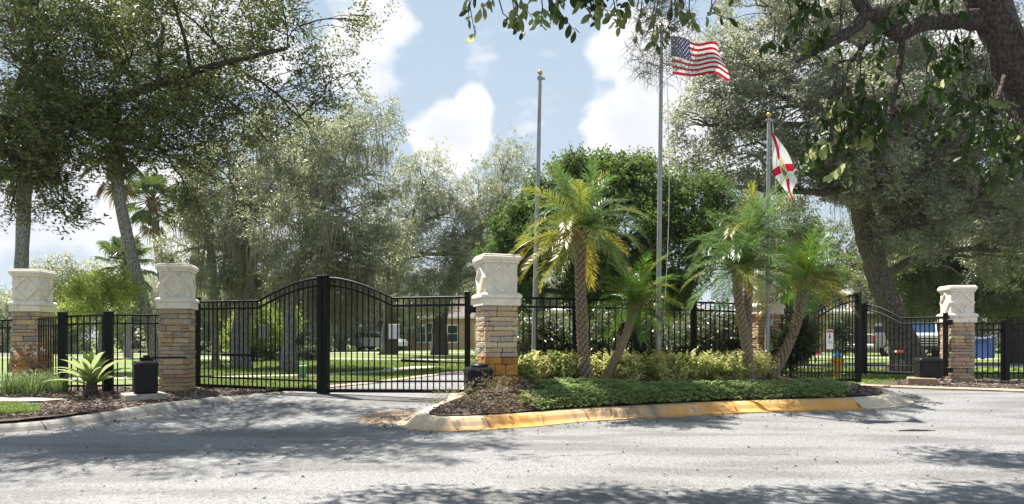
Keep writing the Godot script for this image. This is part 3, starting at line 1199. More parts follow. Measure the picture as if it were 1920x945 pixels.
func gate_leaf(hinge: Vector3, tip: Vector3, foot_h: Array, flat_h: Array, peak: float, flat_part: float, label: String, gap := 0.112) -> Node3D:
	# local frame: origin at the hinge foot, x towards the tip
	var d := tip - hinge
	var w := Vector2(d.x, d.z).length()
	var o := thing("gate_leaf", label, "metal gate", Vector3(hinge.x, 0, hinge.z), atan2(-d.z, d.x), "arched metal gate leaves")
	var foot := func(x: float) -> float: return lerpf(foot_h[0], foot_h[1], x / w)
	var crest := func(x: float) -> float:
		var base := lerpf(flat_h[0], flat_h[1], minf(x / w, flat_part))
		var t := clampf((x / w - flat_part) / (1.0 - flat_part), 0.0, 1.0)
		return base + (peak - base) * sin(t * PI * 0.5)
	part("hinge_stile", post_mesh(flat_h[0] - foot_h[0] + 0.05, 0.075), M.black, o, Transform3D(Basis(), Vector3(0, foot_h[0], 0)))
	part("end_stile", post_mesh(peak - foot_h[1] + 0.03, 0.098), M.black, o, Transform3D(Basis(), Vector3(w - 0.05, foot_h[1] - 0.02, 0)))
	part("bottom_rail", bar(Vector3(0.03, foot.call(0.0) + 0.03, 0), Vector3(w - 0.09, foot.call(w) + 0.03, 0), 0.045, 0.06), M.black, o)
	part("lower_rail", bar(Vector3(0.03, foot.call(0.0) + 0.19, 0), Vector3(w - 0.09, foot.call(w) + 0.19, 0), 0.032, 0.03), M.black, o)
	for drop in [0.0, 0.125]:
		var pts := []
		var rad := []
		var n := 26
		pts.append(Vector3(0.03, crest.call(0.0) - drop - 0.015, 0))
		for i in n + 1:
			var x := lerpf(flat_part * w, w - 0.08, float(i) / n)
			pts.append(Vector3(x, crest.call(x) - drop - 0.015, 0))
		for q in pts:
			rad.append(0.021)
		var tb := B.new()
		tb.tube(pts, rad, 6)
		part("top_rail" if drop == 0.0 else "second_rail", tb.mesh(true), M.black, o)
	var k := int((w - 0.14) / gap)
	for i in k:
		var x := 0.05 + (i + 1.0) * (w - 0.16) / (k + 1.0)
		part("picket", upright(crest.call(x) - foot.call(x) - 0.07, 0.017), M.black, o, Transform3D(Basis(), Vector3(x, foot.call(x) + 0.055, 0)))
	return o


func board(c: Vector3, s: Vector3) -> ArrayMesh:
	var b := B.new()
	b.cbox(c, s, 0.002)
	return b.mesh()


func hinge_blocks(o: Node3D, ys: Array) -> void:
	for y in ys:
		var b := B.new()
		b.cbox(Vector3(-0.085, y, 0), Vector3(0.12, 0.1, 0.07), 0.008)
		b.lathe(Vector3(-0.045, y - 0.07, 0), [[0.022, 0.0], [0.022, 0.14]], 10)
		part("hinge", b.mesh(), M.black, o)


func operator_arm(o: Node3D, a: Vector3, b: Vector3, split: float) -> void:
	var m := a.lerp(b, split)
	part("operator_arm", bar(a, m, 0.03, 0.022), M.black, o)
	var t := part("operator_tube", bar(m, b, 0.05, 0.045), M.black, o)
	t.set_meta("label", "thicker half of the opener arm")


func build_gates() -> void:
	var a := gate_leaf(Vector3(-5.8, 0, -12.8), Vector3(-3.275, 0, -12.015), [0.26, 0.22], [1.84, 1.84], 2.215, 0.5, "left leaf of the big arched black gate with small grey sign", 0.098)
	hinge_blocks(a, [1.6, 0.42])
	operator_arm(a, Vector3(-0.15, 0.86, 0.06), Vector3(1.22, 0.86, 0.06), 0.55)
	part("sign_panel", board(Vector3(1.41, 1.275, -0.03), Vector3(0.18, 0.24, 0.008)), M.sign_grey, a).set_meta("label", "small blank grey sign")
	# the right leaf hangs from the wide pillar: its frame starts there and runs left
	var c := gate_leaf(Vector3(-0.72, 0, -11.2), Vector3(-3.262, 0, -12.01), [0.27, 0.22], [1.84, 1.84], 2.215, 0.5, "right leaf of the big arched black gate with white sign", 0.112)
	hinge_blocks(c, [1.62, 0.42])
	operator_arm(c, Vector3(0.02, 0.76, -0.06), Vector3(1.15, 0.79, -0.06), 0.42)
	part("sign_panel", board(Vector3(1.33, 1.27, 0.03), Vector3(0.20, 0.245, 0.008)), M.white_paint, c).set_meta("label", "blank white sign behind one picket")
	var e := gate_leaf(Vector3(5.15, 0, -13.3), Vector3(7.12, 0, -14.2), [0.30, 0.28], [1.68, 1.68], 2.06, 0.42, "left leaf of the right gate with white warning sign", 0.098)
	var sg := part("sign_panel", board(Vector3(1.28, 1.135, 0.03), Vector3(0.185, 0.385, 0.008)), M.white_paint, e)
	sg.set_meta("label", "white warning sign with orange heading")
	part("heading", board(Vector3(1.28, 1.295, 0.036), Vector3(0.178, 0.05, 0.004)), M.orange, sg)
	var tm := TextMesh.new()
	tm.text = "WARNING"
	var f := SystemFont.new()
	f.font_names = PackedStringArray(["Droid Sans"])
	tm.font = f
	tm.font_size = 16
	tm.pixel_size = 0.0021
	tm.depth = 0.002
	part("heading_text", tm, M.ink, sg, Transform3D(Basis(), Vector3(1.28, 1.295, 0.0395)))
	var fig := B.new()
	fig.prism(PackedVector2Array([Vector2(-0.02, -0.05), Vector2(0.0, -0.055), Vector2(0.012, -0.02), Vector2(0.028, -0.012), Vector2(0.03, 0.0), Vector2(0.012, 0.006), Vector2(0.016, 0.05), Vector2(-0.002, 0.052), Vector2(-0.008, 0.012), Vector2(-0.03, -0.006), Vector2(-0.036, -0.03), Vector2(-0.024, -0.034), Vector2(-0.012, -0.015)]), 0.003, Basis(), Vector3(1.275, 1.195, 0.0365))
	fig.lathe(Vector3(1.262, 1.238, 0.036), [[0.001, -0.013], [0.013, 0.0], [0.001, 0.013]], 8)
	part("pictogram", fig.mesh(), M.ink, sg)
	var small := B.new()
	for i in 4:
		small.box(Vector3(1.28 + (0.01 if i % 2 else 0.0), 1.105 - i * 0.017, 0.0365), Vector3(0.13 - 0.03 * (i % 2), 0.007, 0.002))
	part("small_print", small.mesh(), M.ink_grey, sg)
	reflector(e, Vector3(0.98, 0.86, 0.03))
	var g := gate_leaf(Vector3(9.13, 0, -14.6), Vector3(8.37, 0, -16.55), [0.36, 0.33], [1.62, 1.62], 1.97, 0.5, "right leaf of the right gate swung open inwards", 0.112)
	hinge_blocks(g, [1.5, 0.5])
	reflector(g, Vector3(1.05, 0.86, -0.03))


func reflector(o: Node3D, at: Vector3) -> void:
	var r := part("reflective_strip", board(at, Vector3(0.17, 0.05, 0.006)), M.tail_red, o)
	part("white_end", board(at + Vector3(0.12, 0, 0), Vector3(0.06, 0.045, 0.006)), M.white_paint, r)


# ---------------------------------------------------------------- trees

func unit() -> Vector3:
	while true:
		var q := Vector3(rr(-1, 1), rr(-1, 1), rr(-1, 1))
		if q.length() <= 1.0 and q.length() > 0.02:
			return q
	return Vector3.UP


func scatter_blob(blob: Array, gaps: float, shell := 0.55) -> Array:
	# points in an ellipsoid, more towards its skin, with ragged holes
	var out := []
	var c := Vector3(blob[0], blob[1], blob[2])
	var r := Vector3(blob[3], blob[4], blob[5])
	var tries := 0
	while out.size() < blob[6] and tries < int(blob[6]) * 6:
		tries += 1
		var u := unit()
		var q := u.normalized() * pow(u.length(), shell)
		q *= 1.0 + 0.3 * fine_noise.get_noise_3dv(u.normalized() * 1.6 + c)
		var p := c + q * r
		if gap_noise.get_noise_3dv(p * (2.2 / maxf(r.x, 0.8))) + 0.6 * fine_noise.get_noise_3dv(p * (1.4 / maxf(r.x, 0.8))) < gaps:
			continue
		out.append(p)
	return out


func leaf_turn(lo := 0.75, hi := 1.3) -> Basis:
	return Basis(Vector3.UP, rr(0, TAU)) * Basis(Vector3(1, 0, 0), rr(-0.7, 0.7)) * Basis.from_scale(Vector3.ONE * rr(lo, hi))


func limb_between(a: Vector3, b: Vector3, ra: float, rb: float, wander: float, b_: B, sides := 6) -> Array:
	var pts := []
	var rad := []
	var n := 7
	var l := a.distance_to(b)
	var off := Vector3(rr(-1, 1), rr(-0.3, 1), rr(-1, 1)) * wander * l
	for i in n + 1:
		var t := float(i) / n
		var w := sin(t * PI)
		pts.append(a.lerp(b, t) + off * w + Vector3(rr(-1, 1), rr(-1, 1), rr(-1, 1)) * wander * 0.25 * l * w)
		rad.append(lerpf(ra, rb, pow(t, 0.8)))
	b_.tube(pts, rad, sides)
	return pts


func tree(called: String, label: String, category: String, group: String, trunk: Array, radii: Array, blobs: Array, leaf: Mesh, mat: Material, bark: Material, tone: Array, opt := {}) -> Node3D:
	var base: Vector3 = trunk[0]
	var o := thing(called, label, category, base, 0.0, group)
	var tb := B.new()
	var line := through(trunk, 6)
	var rad := []
	for i in line.size():
		var t := float(i) / (line.size() - 1) * (radii.size() - 1)
		var k := mini(int(t), radii.size() - 2)
		rad.append(lerpf(radii[k], radii[k + 1], t - k) * (1.0 + 0.07 * fine_noise.get_noise_3dv(line[i] * 3.0)))
	tb.tube(line, rad, 14)
	for i in tb.v.size():
		var q := tb.v[i]
		var axis: Vector3 = line[mini(i / 14, line.size() - 1)]
		var d := q - axis
		tb.v[i] = axis + d * (1.0 + 0.28 * fine_noise.get_noise_3d(d.x * 4.0 + q.y * 0.3, q.y * 0.7, d.z * 4.0))
	loose("trunk", tb.mesh(true), bark, o)
	var places := []
	var tints := PackedColorArray()
	var moss_at := []
	var moss_tint := PackedColorArray()
	var gaps: float = opt.get("gaps", 0.02)
	var size: Array = opt.get("size", [0.75, 1.3])
	var fork: float = opt.get("fork", 0.45)
	for blob in blobs:
		var pts := scatter_blob(blob, gaps, opt.get("shell", 0.55))
		var c := Vector3(blob[0], blob[1], blob[2])
		var lb := B.new()
		# the trunk point a limb to this part of the crown leaves from
		var from: Vector3 = line[-1]
		var fr: float = rad[-1]
		var best := 1e9
		for i in range(int(line.size() * fork), line.size()):
			var cost: float = line[i].distance_to(c) + maxf(0.0, line[i].y - c.y) * 1.5
			if cost < best:
				best = cost
				from = line[i]
				fr = rad[i]
		var lr: float = minf(minf(fr * 0.6, 0.035 + 0.03 * best * 0.5 + 0.05 * blob[3]), opt.get("limb_most", 1.0))
		if blob[6] < 40:
			best = 1e9
			for other in blobs:
				var oc := Vector3(other[0], other[1], other[2])
				if other[6] >= 40 and oc.distance_to(c) < best:
					best = oc.distance_to(c)
					from = oc
			lr = 0.014
		if not opt.has("no_limbs"):
			var limb := limb_between(from, c, lr, lr * 0.4, 0.09, lb, 7)
			for k in mini(int(opt.get("twigs", 9)), pts.size()):
				limb_between(limb[3 + rng.randi() % 5], pts[rng.randi() % pts.size()], lr * 0.32, 0.006 + lr * 0.04, 0.12, lb, 4)
			loose("limb", lb.mesh(true), bark, o)
		for q in pts:
			places.append(Transform3D(leaf_turn(size[0], size[1]), q))
			var u := rng.randf()
			var s := rr(0.8, 1.2)
			tints.append(Color(lerpf(tone[0][0], tone[1][0], u) * s, lerpf(tone[0][1], tone[1][1], u) * s, lerpf(tone[0][2], tone[1][2], u) * s))
		var m: float = opt.get("moss", 0.0) * 1.0
		for k in int(m * pts.size()):
			var q: Vector3 = pts[rng.randi() % pts.size()]
			if q.y > c.y - blob[4] * 0.1:
				continue
			var sc := rr(0.6, 1.25) * float(opt.get("moss_long", 1.0))
			moss_at.append(Transform3D(Basis(Vector3.UP, rr(0, TAU)) * Basis.from_scale(Vector3(sc, sc * rr(0.9, 1.6), sc)), q))
			var g := rr(0.8, 1.2)
			moss_tint.append(Color(0.26 * g, 0.255 * g, 0.19 * g))
	many("crown", leaf, mat, places, tints, o)
	if moss_at.size():
		many("hanging_moss", K.moss, M.moss, moss_at, moss_tint, o)
	return o


func build_trees() -> void:
	var near_left := [[-6.58, 5.13, -9.50, 1.10, 0.93, 1.10, 333], [-5.33, 4.91, -9.50, 1.10, 0.93, 1.10, 333], [-6.51, 3.95, -9.00, 0.76, 0.65, 0.76, 158], [-4.31, 5.42, -10.00, 1.15, 0.98, 1.15, 151], [-3.23, 5.88, -10.50, 1.05, 0.89, 1.05, 100], [-2.71, 5.15, -10.50, 0.61, 0.51, 0.61, 31], [-4.60, 4.18, -9.50, 0.88, 0.75, 0.88, 156], [-5.68, 3.82, -9.00, 0.66, 0.56, 0.66, 220], [-6.30, 3.40, -9.00, 0.38, 0.32, 0.38, 69], [-4.79, 3.71, -9.50, 0.44, 0.37, 0.44, 56], [-5.78, 2.88, -9.00, 0.28, 0.24, 0.28, 14], [-3.88, 4.42, -10.00, 0.92, 0.78, 0.92, 86], [-3.23, 4.50, -10.50, 0.69, 0.58, 0.69, 40], [-4.13, 3.38, -9.50, 0.37, 0.31, 0.37, 9], [-6.44, 2.78, -9.00, 0.22, 0.19, 0.22, 10], [-5.19, 6.67, -9.50, 1.24, 1.06, 1.24, 137], [-3.69, 7.03, -10.00, 1.23, 1.05, 1.23, 135], [-6.51, 6.24, -9.00, 1.11, 0.94, 1.11, 109], [-2.37, 6.18, -11.00, 0.47, 0.40, 0.47, 12], [-6.16, 3.16, -9.00, 0.28, 0.24, 0.28, 14], [-5.67, 2.65, -9.10, 0.18, 0.15, 0.18, 7], [-4.38, 3.01, -9.50, 0.29, 0.25, 0.29, 16], [-5.22, 3.48, -9.30, 0.25, 0.21, 0.25, 14]]
	var oak_a := [[-9.38, 6.55, -23.00, 1.50, 1.28, 1.50, 209], [-8.49, 4.95, -23.00, 1.68, 1.43, 1.68, 260], [-9.55, 3.89, -23.00, 1.33, 1.13, 1.33, 162], [-8.12, 6.78, -24.00, 1.75, 1.49, 1.75, 283], [-10.00, 5.31, -23.00, 1.06, 0.90, 1.06, 102], [-11.73, 4.32, -25.00, 1.15, 0.98, 1.15, 122], [-8.67, 3.54, -23.00, 1.06, 0.90, 1.06, 102], [-9.91, 2.83, -23.00, 0.88, 0.75, 0.88, 59], [-8.86, 2.78, -23.50, 0.81, 0.69, 0.81, 50]]
	var oak_b := [[-5.82, 6.72, -21.00, 1.45, 1.24, 1.45, 195], [-4.91, 7.67, -22.00, 1.35, 1.15, 1.35, 126], [-4.40, 8.43, -22.00, 0.76, 0.65, 0.76, 19], [-3.72, 7.92, -22.00, 0.59, 0.50, 0.59, 7], [-6.46, 4.95, -21.00, 1.45, 1.24, 1.45, 195], [-5.01, 5.11, -21.00, 1.62, 1.37, 1.62, 240], [-4.15, 6.31, -22.00, 0.93, 0.79, 0.93, 46], [-5.82, 3.82, -21.00, 1.29, 1.10, 1.29, 153], [-4.40, 3.94, -22.00, 1.27, 1.08, 1.27, 148], [-7.11, 7.50, -22.00, 1.44, 1.22, 1.44, 191], [-5.17, 3.65, -21.00, 1.13, 0.96, 1.13, 117], [-6.46, 3.01, -21.00, 0.97, 0.82, 0.97, 93], [-5.62, 2.89, -21.50, 0.99, 0.84, 0.99, 93], [-4.57, 2.93, -22.00, 1.02, 0.86, 1.02, 93]]
	var oak_c := [[-4.68, 9.77, -38.00, 1.75, 1.49, 1.75, 145], [-5.85, 8.02, -38.00, 2.19, 1.86, 2.19, 229], [-3.51, 8.02, -38.00, 1.90, 1.61, 1.90, 172], [-4.97, 5.68, -38.00, 2.48, 2.11, 2.48, 295], [-6.37, 5.44, -36.00, 1.94, 1.65, 1.94, 179], [-4.09, 11.23, -38.00, 1.02, 0.87, 1.02, 18], [-2.63, 5.68, -38.00, 1.61, 1.37, 1.61, 122], [-4.68, 3.78, -38.00, 1.75, 1.49, 1.75, 145]]
	var oak_d := [[-0.31, 11.15, -40.00, 1.48, 1.26, 1.48, 103], [0.15, 12.38, -40.00, 0.77, 0.65, 0.77, 12], [-1.95, 9.10, -39.00, 1.80, 1.53, 1.80, 153], [0.00, 9.30, -40.00, 1.85, 1.57, 1.85, 162], [-2.40, 7.00, -39.00, 1.95, 1.66, 1.95, 182], [0.00, 6.53, -40.00, 2.31, 1.96, 2.31, 255], [-1.80, 4.60, -39.00, 2.25, 1.91, 2.25, 241], [1.23, 7.77, -40.00, 1.54, 1.31, 1.54, 112]]
	var camphor := [[0.55, 3.87, -18.00, 0.97, 0.82, 0.97, 185], [-0.07, 3.18, -18.00, 0.62, 0.53, 0.62, 76], [1.38, 4.63, -18.00, 0.97, 0.82, 0.97, 185], [1.83, 5.56, -18.30, 0.42, 0.36, 0.42, 24], [2.56, 5.09, -18.50, 0.93, 0.79, 0.93, 168], [3.56, 5.16, -18.50, 0.85, 0.73, 0.85, 144], [3.29, 5.78, -18.60, 0.40, 0.34, 0.40, 21], [4.70, 4.73, -18.50, 0.93, 0.79, 0.93, 168], [5.05, 3.87, -18.00, 0.76, 0.65, 0.76, 114], [3.05, 3.87, -18.00, 1.25, 1.06, 1.25, 307], [1.62, 3.39, -17.50, 1.08, 0.92, 1.08, 228], [4.15, 3.31, -18.00, 1.11, 0.94, 1.11, 242], [0.14, 2.35, -18.00, 0.76, 0.65, 0.76, 114], [2.08, 2.48, -18.00, 0.83, 0.71, 0.83, 136], [3.96, 2.30, -18.40, 0.78, 0.66, 0.78, 119], [1.18, 5.67, -18.00, 0.28, 0.24, 0.28, 12], [1.61, 5.82, -18.20, 0.22, 0.19, 0.22, 8], [3.24, 5.82, -18.30, 0.31, 0.26, 0.31, 12], [3.75, 5.73, -18.40, 0.21, 0.18, 0.21, 8], [0.69, 5.14, -18.00, 0.28, 0.24, 0.28, 12], [-0.44, 3.27, -18.00, 0.36, 0.31, 0.36, 17], [2.41, 5.73, -18.40, 0.21, 0.18, 0.21, 8], [5.45, 4.53, -18.40, 0.31, 0.26, 0.31, 12], [0.35, 4.45, -18.00, 0.30, 0.26, 0.30, 14]]
	var big_oak := [[5.69, 7.30, -20.00, 1.11, 0.94, 1.11, 115], [5.15, 6.30, -20.00, 0.69, 0.59, 0.69, 35], [6.46, 8.23, -20.00, 1.23, 1.05, 1.23, 142], [6.00, 9.23, -20.00, 0.92, 0.78, 0.92, 56], [7.88, 9.74, -20.50, 1.34, 1.14, 1.34, 152], [7.85, 7.84, -20.00, 1.38, 1.18, 1.38, 180], [7.08, 6.46, -20.00, 1.23, 1.05, 1.23, 142], [6.46, 5.53, -20.00, 0.92, 0.78, 0.92, 79], [9.69, 9.47, -21.00, 1.70, 1.44, 1.70, 272], [11.15, 10.44, -21.00, 1.78, 1.51, 1.78, 297], [8.92, 6.78, -19.00, 1.17, 0.99, 1.17, 102], [11.67, 8.32, -20.50, 1.81, 1.54, 1.81, 309], [13.57, 9.47, -21.00, 1.86, 1.58, 1.86, 325], [14.86, 7.69, -21.00, 1.62, 1.37, 1.62, 246], [12.62, 5.84, -20.00, 1.54, 1.31, 1.54, 223], [11.10, 5.72, -19.50, 1.05, 0.89, 1.05, 71], [8.72, 6.08, -21.00, 1.13, 0.96, 1.13, 119], [13.85, 5.07, -20.00, 1.38, 1.18, 1.38, 180], [12.76, 12.38, -21.00, 1.94, 1.65, 1.94, 355], [9.53, 12.05, -21.00, 1.62, 1.37, 1.62, 246], [7.43, 11.25, -21.00, 1.21, 1.03, 1.21, 137], [9.98, 5.56, -18.80, 1.01, 0.86, 1.01, 228], [11.40, 4.38, -19.50, 1.20, 1.02, 1.20, 245], [13.69, 6.61, -20.00, 1.54, 1.31, 1.54, 333], [9.94, 7.51, -19.00, 1.17, 0.99, 1.17, 245], [15.18, 3.82, -21.00, 1.29, 1.10, 1.29, 228], [11.70, 6.93, -19.50, 1.35, 1.15, 1.35, 380], [10.09, 5.96, -20.50, 1.10, 0.94, 1.10, 220], [13.23, 7.84, -20.00, 1.54, 1.31, 1.54, 380]]
	var dark_a := [[15.78, 4.58, -27.00, 1.66, 1.41, 1.66, 540], [17.88, 5.13, -28.00, 1.83, 1.56, 1.83, 656], [16.00, 2.85, -26.00, 1.10, 0.94, 1.10, 236], [15.94, 2.77, -28.00, 0.86, 0.73, 0.86, 144], [18.52, 3.20, -28.00, 1.29, 1.10, 1.29, 326], [14.95, 6.03, -27.00, 1.45, 1.24, 1.45, 420], [16.80, 6.64, -28.00, 1.72, 1.46, 1.72, 460], [17.45, 6.03, -27.00, 1.66, 1.41, 1.66, 460], [14.80, 3.85, -26.00, 1.10, 0.94, 1.10, 260], [16.00, 3.85, -26.00, 1.20, 1.02, 1.20, 300], [17.40, 4.45, -26.00, 1.40, 1.19, 1.40, 320]]
	var dark_b := [[19.11, 4.58, -27.00, 1.66, 1.41, 1.66, 540], [20.68, 6.43, -28.00, 1.51, 1.28, 1.51, 445], [19.60, 2.77, -28.00, 1.29, 1.10, 1.29, 326], [20.78, 2.77, -28.00, 1.29, 1.10, 1.29, 326], [22.18, 4.70, -28.00, 1.94, 1.65, 1.94, 736], [18.69, 6.24, -27.00, 1.66, 1.41, 1.66, 420], [19.20, 4.25, -26.00, 1.60, 1.36, 1.60, 420], [20.77, 6.03, -27.00, 1.66, 1.41, 1.66, 360], [17.88, 2.98, -25.00, 1.15, 0.98, 1.15, 260]]
	var dark_c := [[10.80, 5.41, -27.00, 1.56, 1.32, 1.56, 339], [8.80, 4.85, -26.00, 1.30, 1.10, 1.30, 236], [12.71, 4.70, -28.00, 1.62, 1.37, 1.62, 365], [9.60, 3.45, -26.00, 1.10, 0.94, 1.10, 169], [12.28, 3.20, -28.00, 1.08, 0.92, 1.08, 162]]
	var lime := [[-11.85, 2.77, -20.00, 0.80, 0.68, 0.80, 99], [-12.46, 2.27, -20.00, 0.58, 0.50, 0.58, 52], [-11.26, 2.37, -20.00, 0.58, 0.50, 0.58, 52], [-11.69, 1.92, -20.00, 0.69, 0.59, 0.69, 74], [-13.09, 1.86, -20.50, 0.47, 0.40, 0.47, 34]]
	var sapling := [[-11.31, 1.96, -30.00, 0.92, 0.78, 0.92, 127], [-10.62, 1.38, -30.00, 0.92, 0.78, 0.92, 127], [-11.77, 1.03, -30.00, 0.69, 0.59, 0.69, 71], [-10.25, 1.98, -31.00, 0.72, 0.61, 0.72, 76]]
	for q in [[-7.2, 7.4, -12.5, 1.4, 1.1, 1.3, 200], [-5.6, 8.3, -12.5, 1.4, 1.1, 1.3, 170], [-6.2, 6.4, -13.0, 1.3, 1.0, 1.2, 170], [-8.5, 8.5, -11.5, 1.5, 1.1, 1.3, 200]]:
		near_left.append(q)
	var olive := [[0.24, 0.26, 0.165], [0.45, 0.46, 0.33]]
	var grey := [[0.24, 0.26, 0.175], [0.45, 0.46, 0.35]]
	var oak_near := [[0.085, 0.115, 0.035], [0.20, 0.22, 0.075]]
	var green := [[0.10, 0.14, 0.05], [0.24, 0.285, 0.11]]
	var fresh := [[0.08, 0.14, 0.04], [0.19, 0.255, 0.07]]
	var lime_tone := [[0.28, 0.37, 0.08], [0.50, 0.54, 0.17]]
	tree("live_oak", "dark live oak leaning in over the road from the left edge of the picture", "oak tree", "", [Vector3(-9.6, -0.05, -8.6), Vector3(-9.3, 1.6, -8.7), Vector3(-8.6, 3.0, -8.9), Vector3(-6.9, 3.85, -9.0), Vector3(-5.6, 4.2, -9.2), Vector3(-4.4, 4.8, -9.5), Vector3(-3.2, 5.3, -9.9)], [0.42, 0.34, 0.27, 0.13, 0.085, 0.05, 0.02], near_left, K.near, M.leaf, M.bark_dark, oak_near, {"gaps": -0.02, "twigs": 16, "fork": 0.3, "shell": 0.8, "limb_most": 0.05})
	tree("live_oak", "grey-green mossy oak with thick double grey trunk behind the left gate leaf", "oak tree", "", [Vector3(-9.0, 0.15, -23.0), Vector3(-9.0, 1.5, -23.0), Vector3(-8.75, 2.8, -23.0), Vector3(-8.9, 4.6, -23.2)], [0.36, 0.26, 0.21, 0.15], oak_a, K.oak2, M.leaf, M.bark_grey, olive, {"moss": 0.32, "moss_long": 1.15})
	tree("live_oak", "grey-green mossy oak with straight grey trunk behind the gate centre posts", "oak tree", "", [Vector3(-6.6, 0.15, -20.6), Vector3(-6.62, 1.6, -20.6), Vector3(-6.5, 3.0, -20.8), Vector3(-5.9, 4.9, -21.0), Vector3(-5.2, 6.6, -21.5)], [0.25, 0.17, 0.15, 0.12, 0.08], oak_b, K.oak2, M.leaf, M.bark_grey, olive, {"moss": 0.3, "moss_long": 1.15})
	tree("live_oak", "far grey-green oak with slim dark trunk behind the white sign on the gate", "oak tree", "", [Vector3(-7.3, 0.1, -41.0), Vector3(-7.2, 2.0, -41.0), Vector3(-6.8, 4.5, -40.0), Vector3(-5.5, 7.5, -38.5)], [0.6, 0.42, 0.35, 0.2], oak_c, K.far, M.leaf, M.bark_dark, grey, {"moss": 0.1, "moss_long": 1.6, "size": [0.5, 0.85]})
	tree("live_oak", "tall far oak rising left of the empty flagpole, dark trunk before the tan house", "oak tree", "", [Vector3(-4.2, 0.1, -40.0), Vector3(-4.1, 2.5, -40.0), Vector3(-3.3, 5.0, -40.0), Vector3(-1.5, 8.0, -40.0)], [0.55, 0.4, 0.32, 0.18], oak_d, K.far, M.leaf, M.bark_dark, grey, {"moss": 0.1, "moss_long": 1.6, "size": [0.5, 0.85]})
	tree("camphor_tree", "dense bright green broadleaf tree behind the tallest flagpole and first palm", "tree", "", [Vector3(2.4, 0.15, -18.2), Vector3(2.3, 1.0, -18.2), Vector3(2.0, 2.0, -18.1), Vector3(2.2, 3.4, -18.0)], [0.28, 0.22, 0.18, 0.12], camphor, K.camphor, M.leaf_soft, M.bark_dark, fresh, {"gaps": -0.02, "fork": 0.2, "shell": 0.45})
	tree("live_oak", "huge mossy live oak with massive leaning trunk behind the right gate", "oak tree", "", [Vector3(11.5, 0.1, -20.0), Vector3(11.35, 0.7, -20.0), Vector3(11.05, 1.7, -20.0), Vector3(10.6, 2.9, -20.0), Vector3(10.15, 4.6, -20.0), Vector3(9.8, 6.3, -20.1), Vector3(9.7, 8.2, -20.4), Vector3(10.4, 9.8, -20.6)], [0.72, 0.46, 0.34, 0.30, 0.31, 0.26, 0.18, 0.09], big_oak, K.oak, M.leaf, M.bark, grey, {"moss": 0.07, "moss_long": 1.0, "limb_most": 0.15, "gaps": 0.0, "fork": 0.42, "twigs": 12})
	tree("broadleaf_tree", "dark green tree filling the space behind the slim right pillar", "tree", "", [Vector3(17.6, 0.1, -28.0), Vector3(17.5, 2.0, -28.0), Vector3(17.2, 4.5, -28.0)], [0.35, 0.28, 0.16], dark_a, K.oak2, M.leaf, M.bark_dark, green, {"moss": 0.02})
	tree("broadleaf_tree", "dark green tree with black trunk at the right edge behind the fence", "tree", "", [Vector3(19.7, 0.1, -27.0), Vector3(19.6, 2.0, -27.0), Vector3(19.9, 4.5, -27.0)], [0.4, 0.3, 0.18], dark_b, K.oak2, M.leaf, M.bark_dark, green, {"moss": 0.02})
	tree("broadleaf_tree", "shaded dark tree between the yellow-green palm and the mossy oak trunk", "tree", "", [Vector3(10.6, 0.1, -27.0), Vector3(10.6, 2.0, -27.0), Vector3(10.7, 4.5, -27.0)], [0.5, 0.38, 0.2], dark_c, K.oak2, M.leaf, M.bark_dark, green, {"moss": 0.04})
	tree("young_maple", "small yellow-green tree with reddish tips between the two left pillars", "small tree", "", [Vector3(-11.9, 0.15, -20.0), Vector3(-11.85, 1.2, -20.0), Vector3(-11.8, 2.4, -20.0)], [0.09, 0.07, 0.04], lime, K.camphor, M.leaf_soft, M.bark_grey, lime_tone, {"size": [0.55, 0.95], "gaps": 0.0, "shell": 0.8, "fork": 0.2})
	tree("young_tree", "light green sapling seen through the left half of the big gate", "small tree", "", [Vector3(-11.2, 0.12, -30.0), Vector3(-11.2, 1.0, -30.0), Vector3(-11.1, 2.0, -30.0)], [0.09, 0.07, 0.04], sapling, K.camphor, M.leaf_soft, M.bark_grey, lime_tone, {"size": [0.8, 1.3], "shell": 0.6, "fork": 0.2})
	# the belt of trees that closes the view
	var far := [
		[-34.5, 50, 4.6, 3.2, "hazy far tree at the left edge of the picture"],
		[-30.5, 47, 6.6, 2.3, "rounded far tree behind the leftmost pillar cap"],
		[-27.8, 52, 6.3, 2.4, "far tree showing left of the yellow-green tree"],
		[-25.0, 55, 5.2, 2.6, "low far tree behind the yellow-green tree"],
		[-22.8, 48, 5.4, 2.2, "far tree left of the slanting palm trunk foot"],
		[-19.5, 50, 6.0, 2.6, "far tree between the slanting palm trunk and the second pillar"],
		[-16.6, 54, 7.0, 2.8, "far tree right of the second pillar cap"],
		[-14.2, 58, 7.6, 3.0, "shaded far tree behind the double grey trunk"],
		[-11.5, 62, 6.0, 3.0, "shaded far tree low between the two grey trunks"],
		[-8.0, 66, 6.2, 3.2, "shaded far tree behind the centre posts of the big gate"],
		[-3.5, 70, 8.5, 3.6, "shaded far tree over the tan house"],
		[2.2, 64, 8.6, 3.6, "far tree hidden behind the wide pillar"],
		[8.0, 60, 8.0, 3.4, "far tree showing through the bright green tree"],
		[22.0, 54, 7.5, 3.6, "far tree over the pale roof"],
		[29.0, 52, 8.5, 3.8, "far tree right of the mossy oak trunk"],
		[35.5, 48, 8.5, 3.8, "far tree behind the slim right pillar"],
		[41.0, 46, 8.5, 3.8, "far tree beyond the right edge fence"],
	]
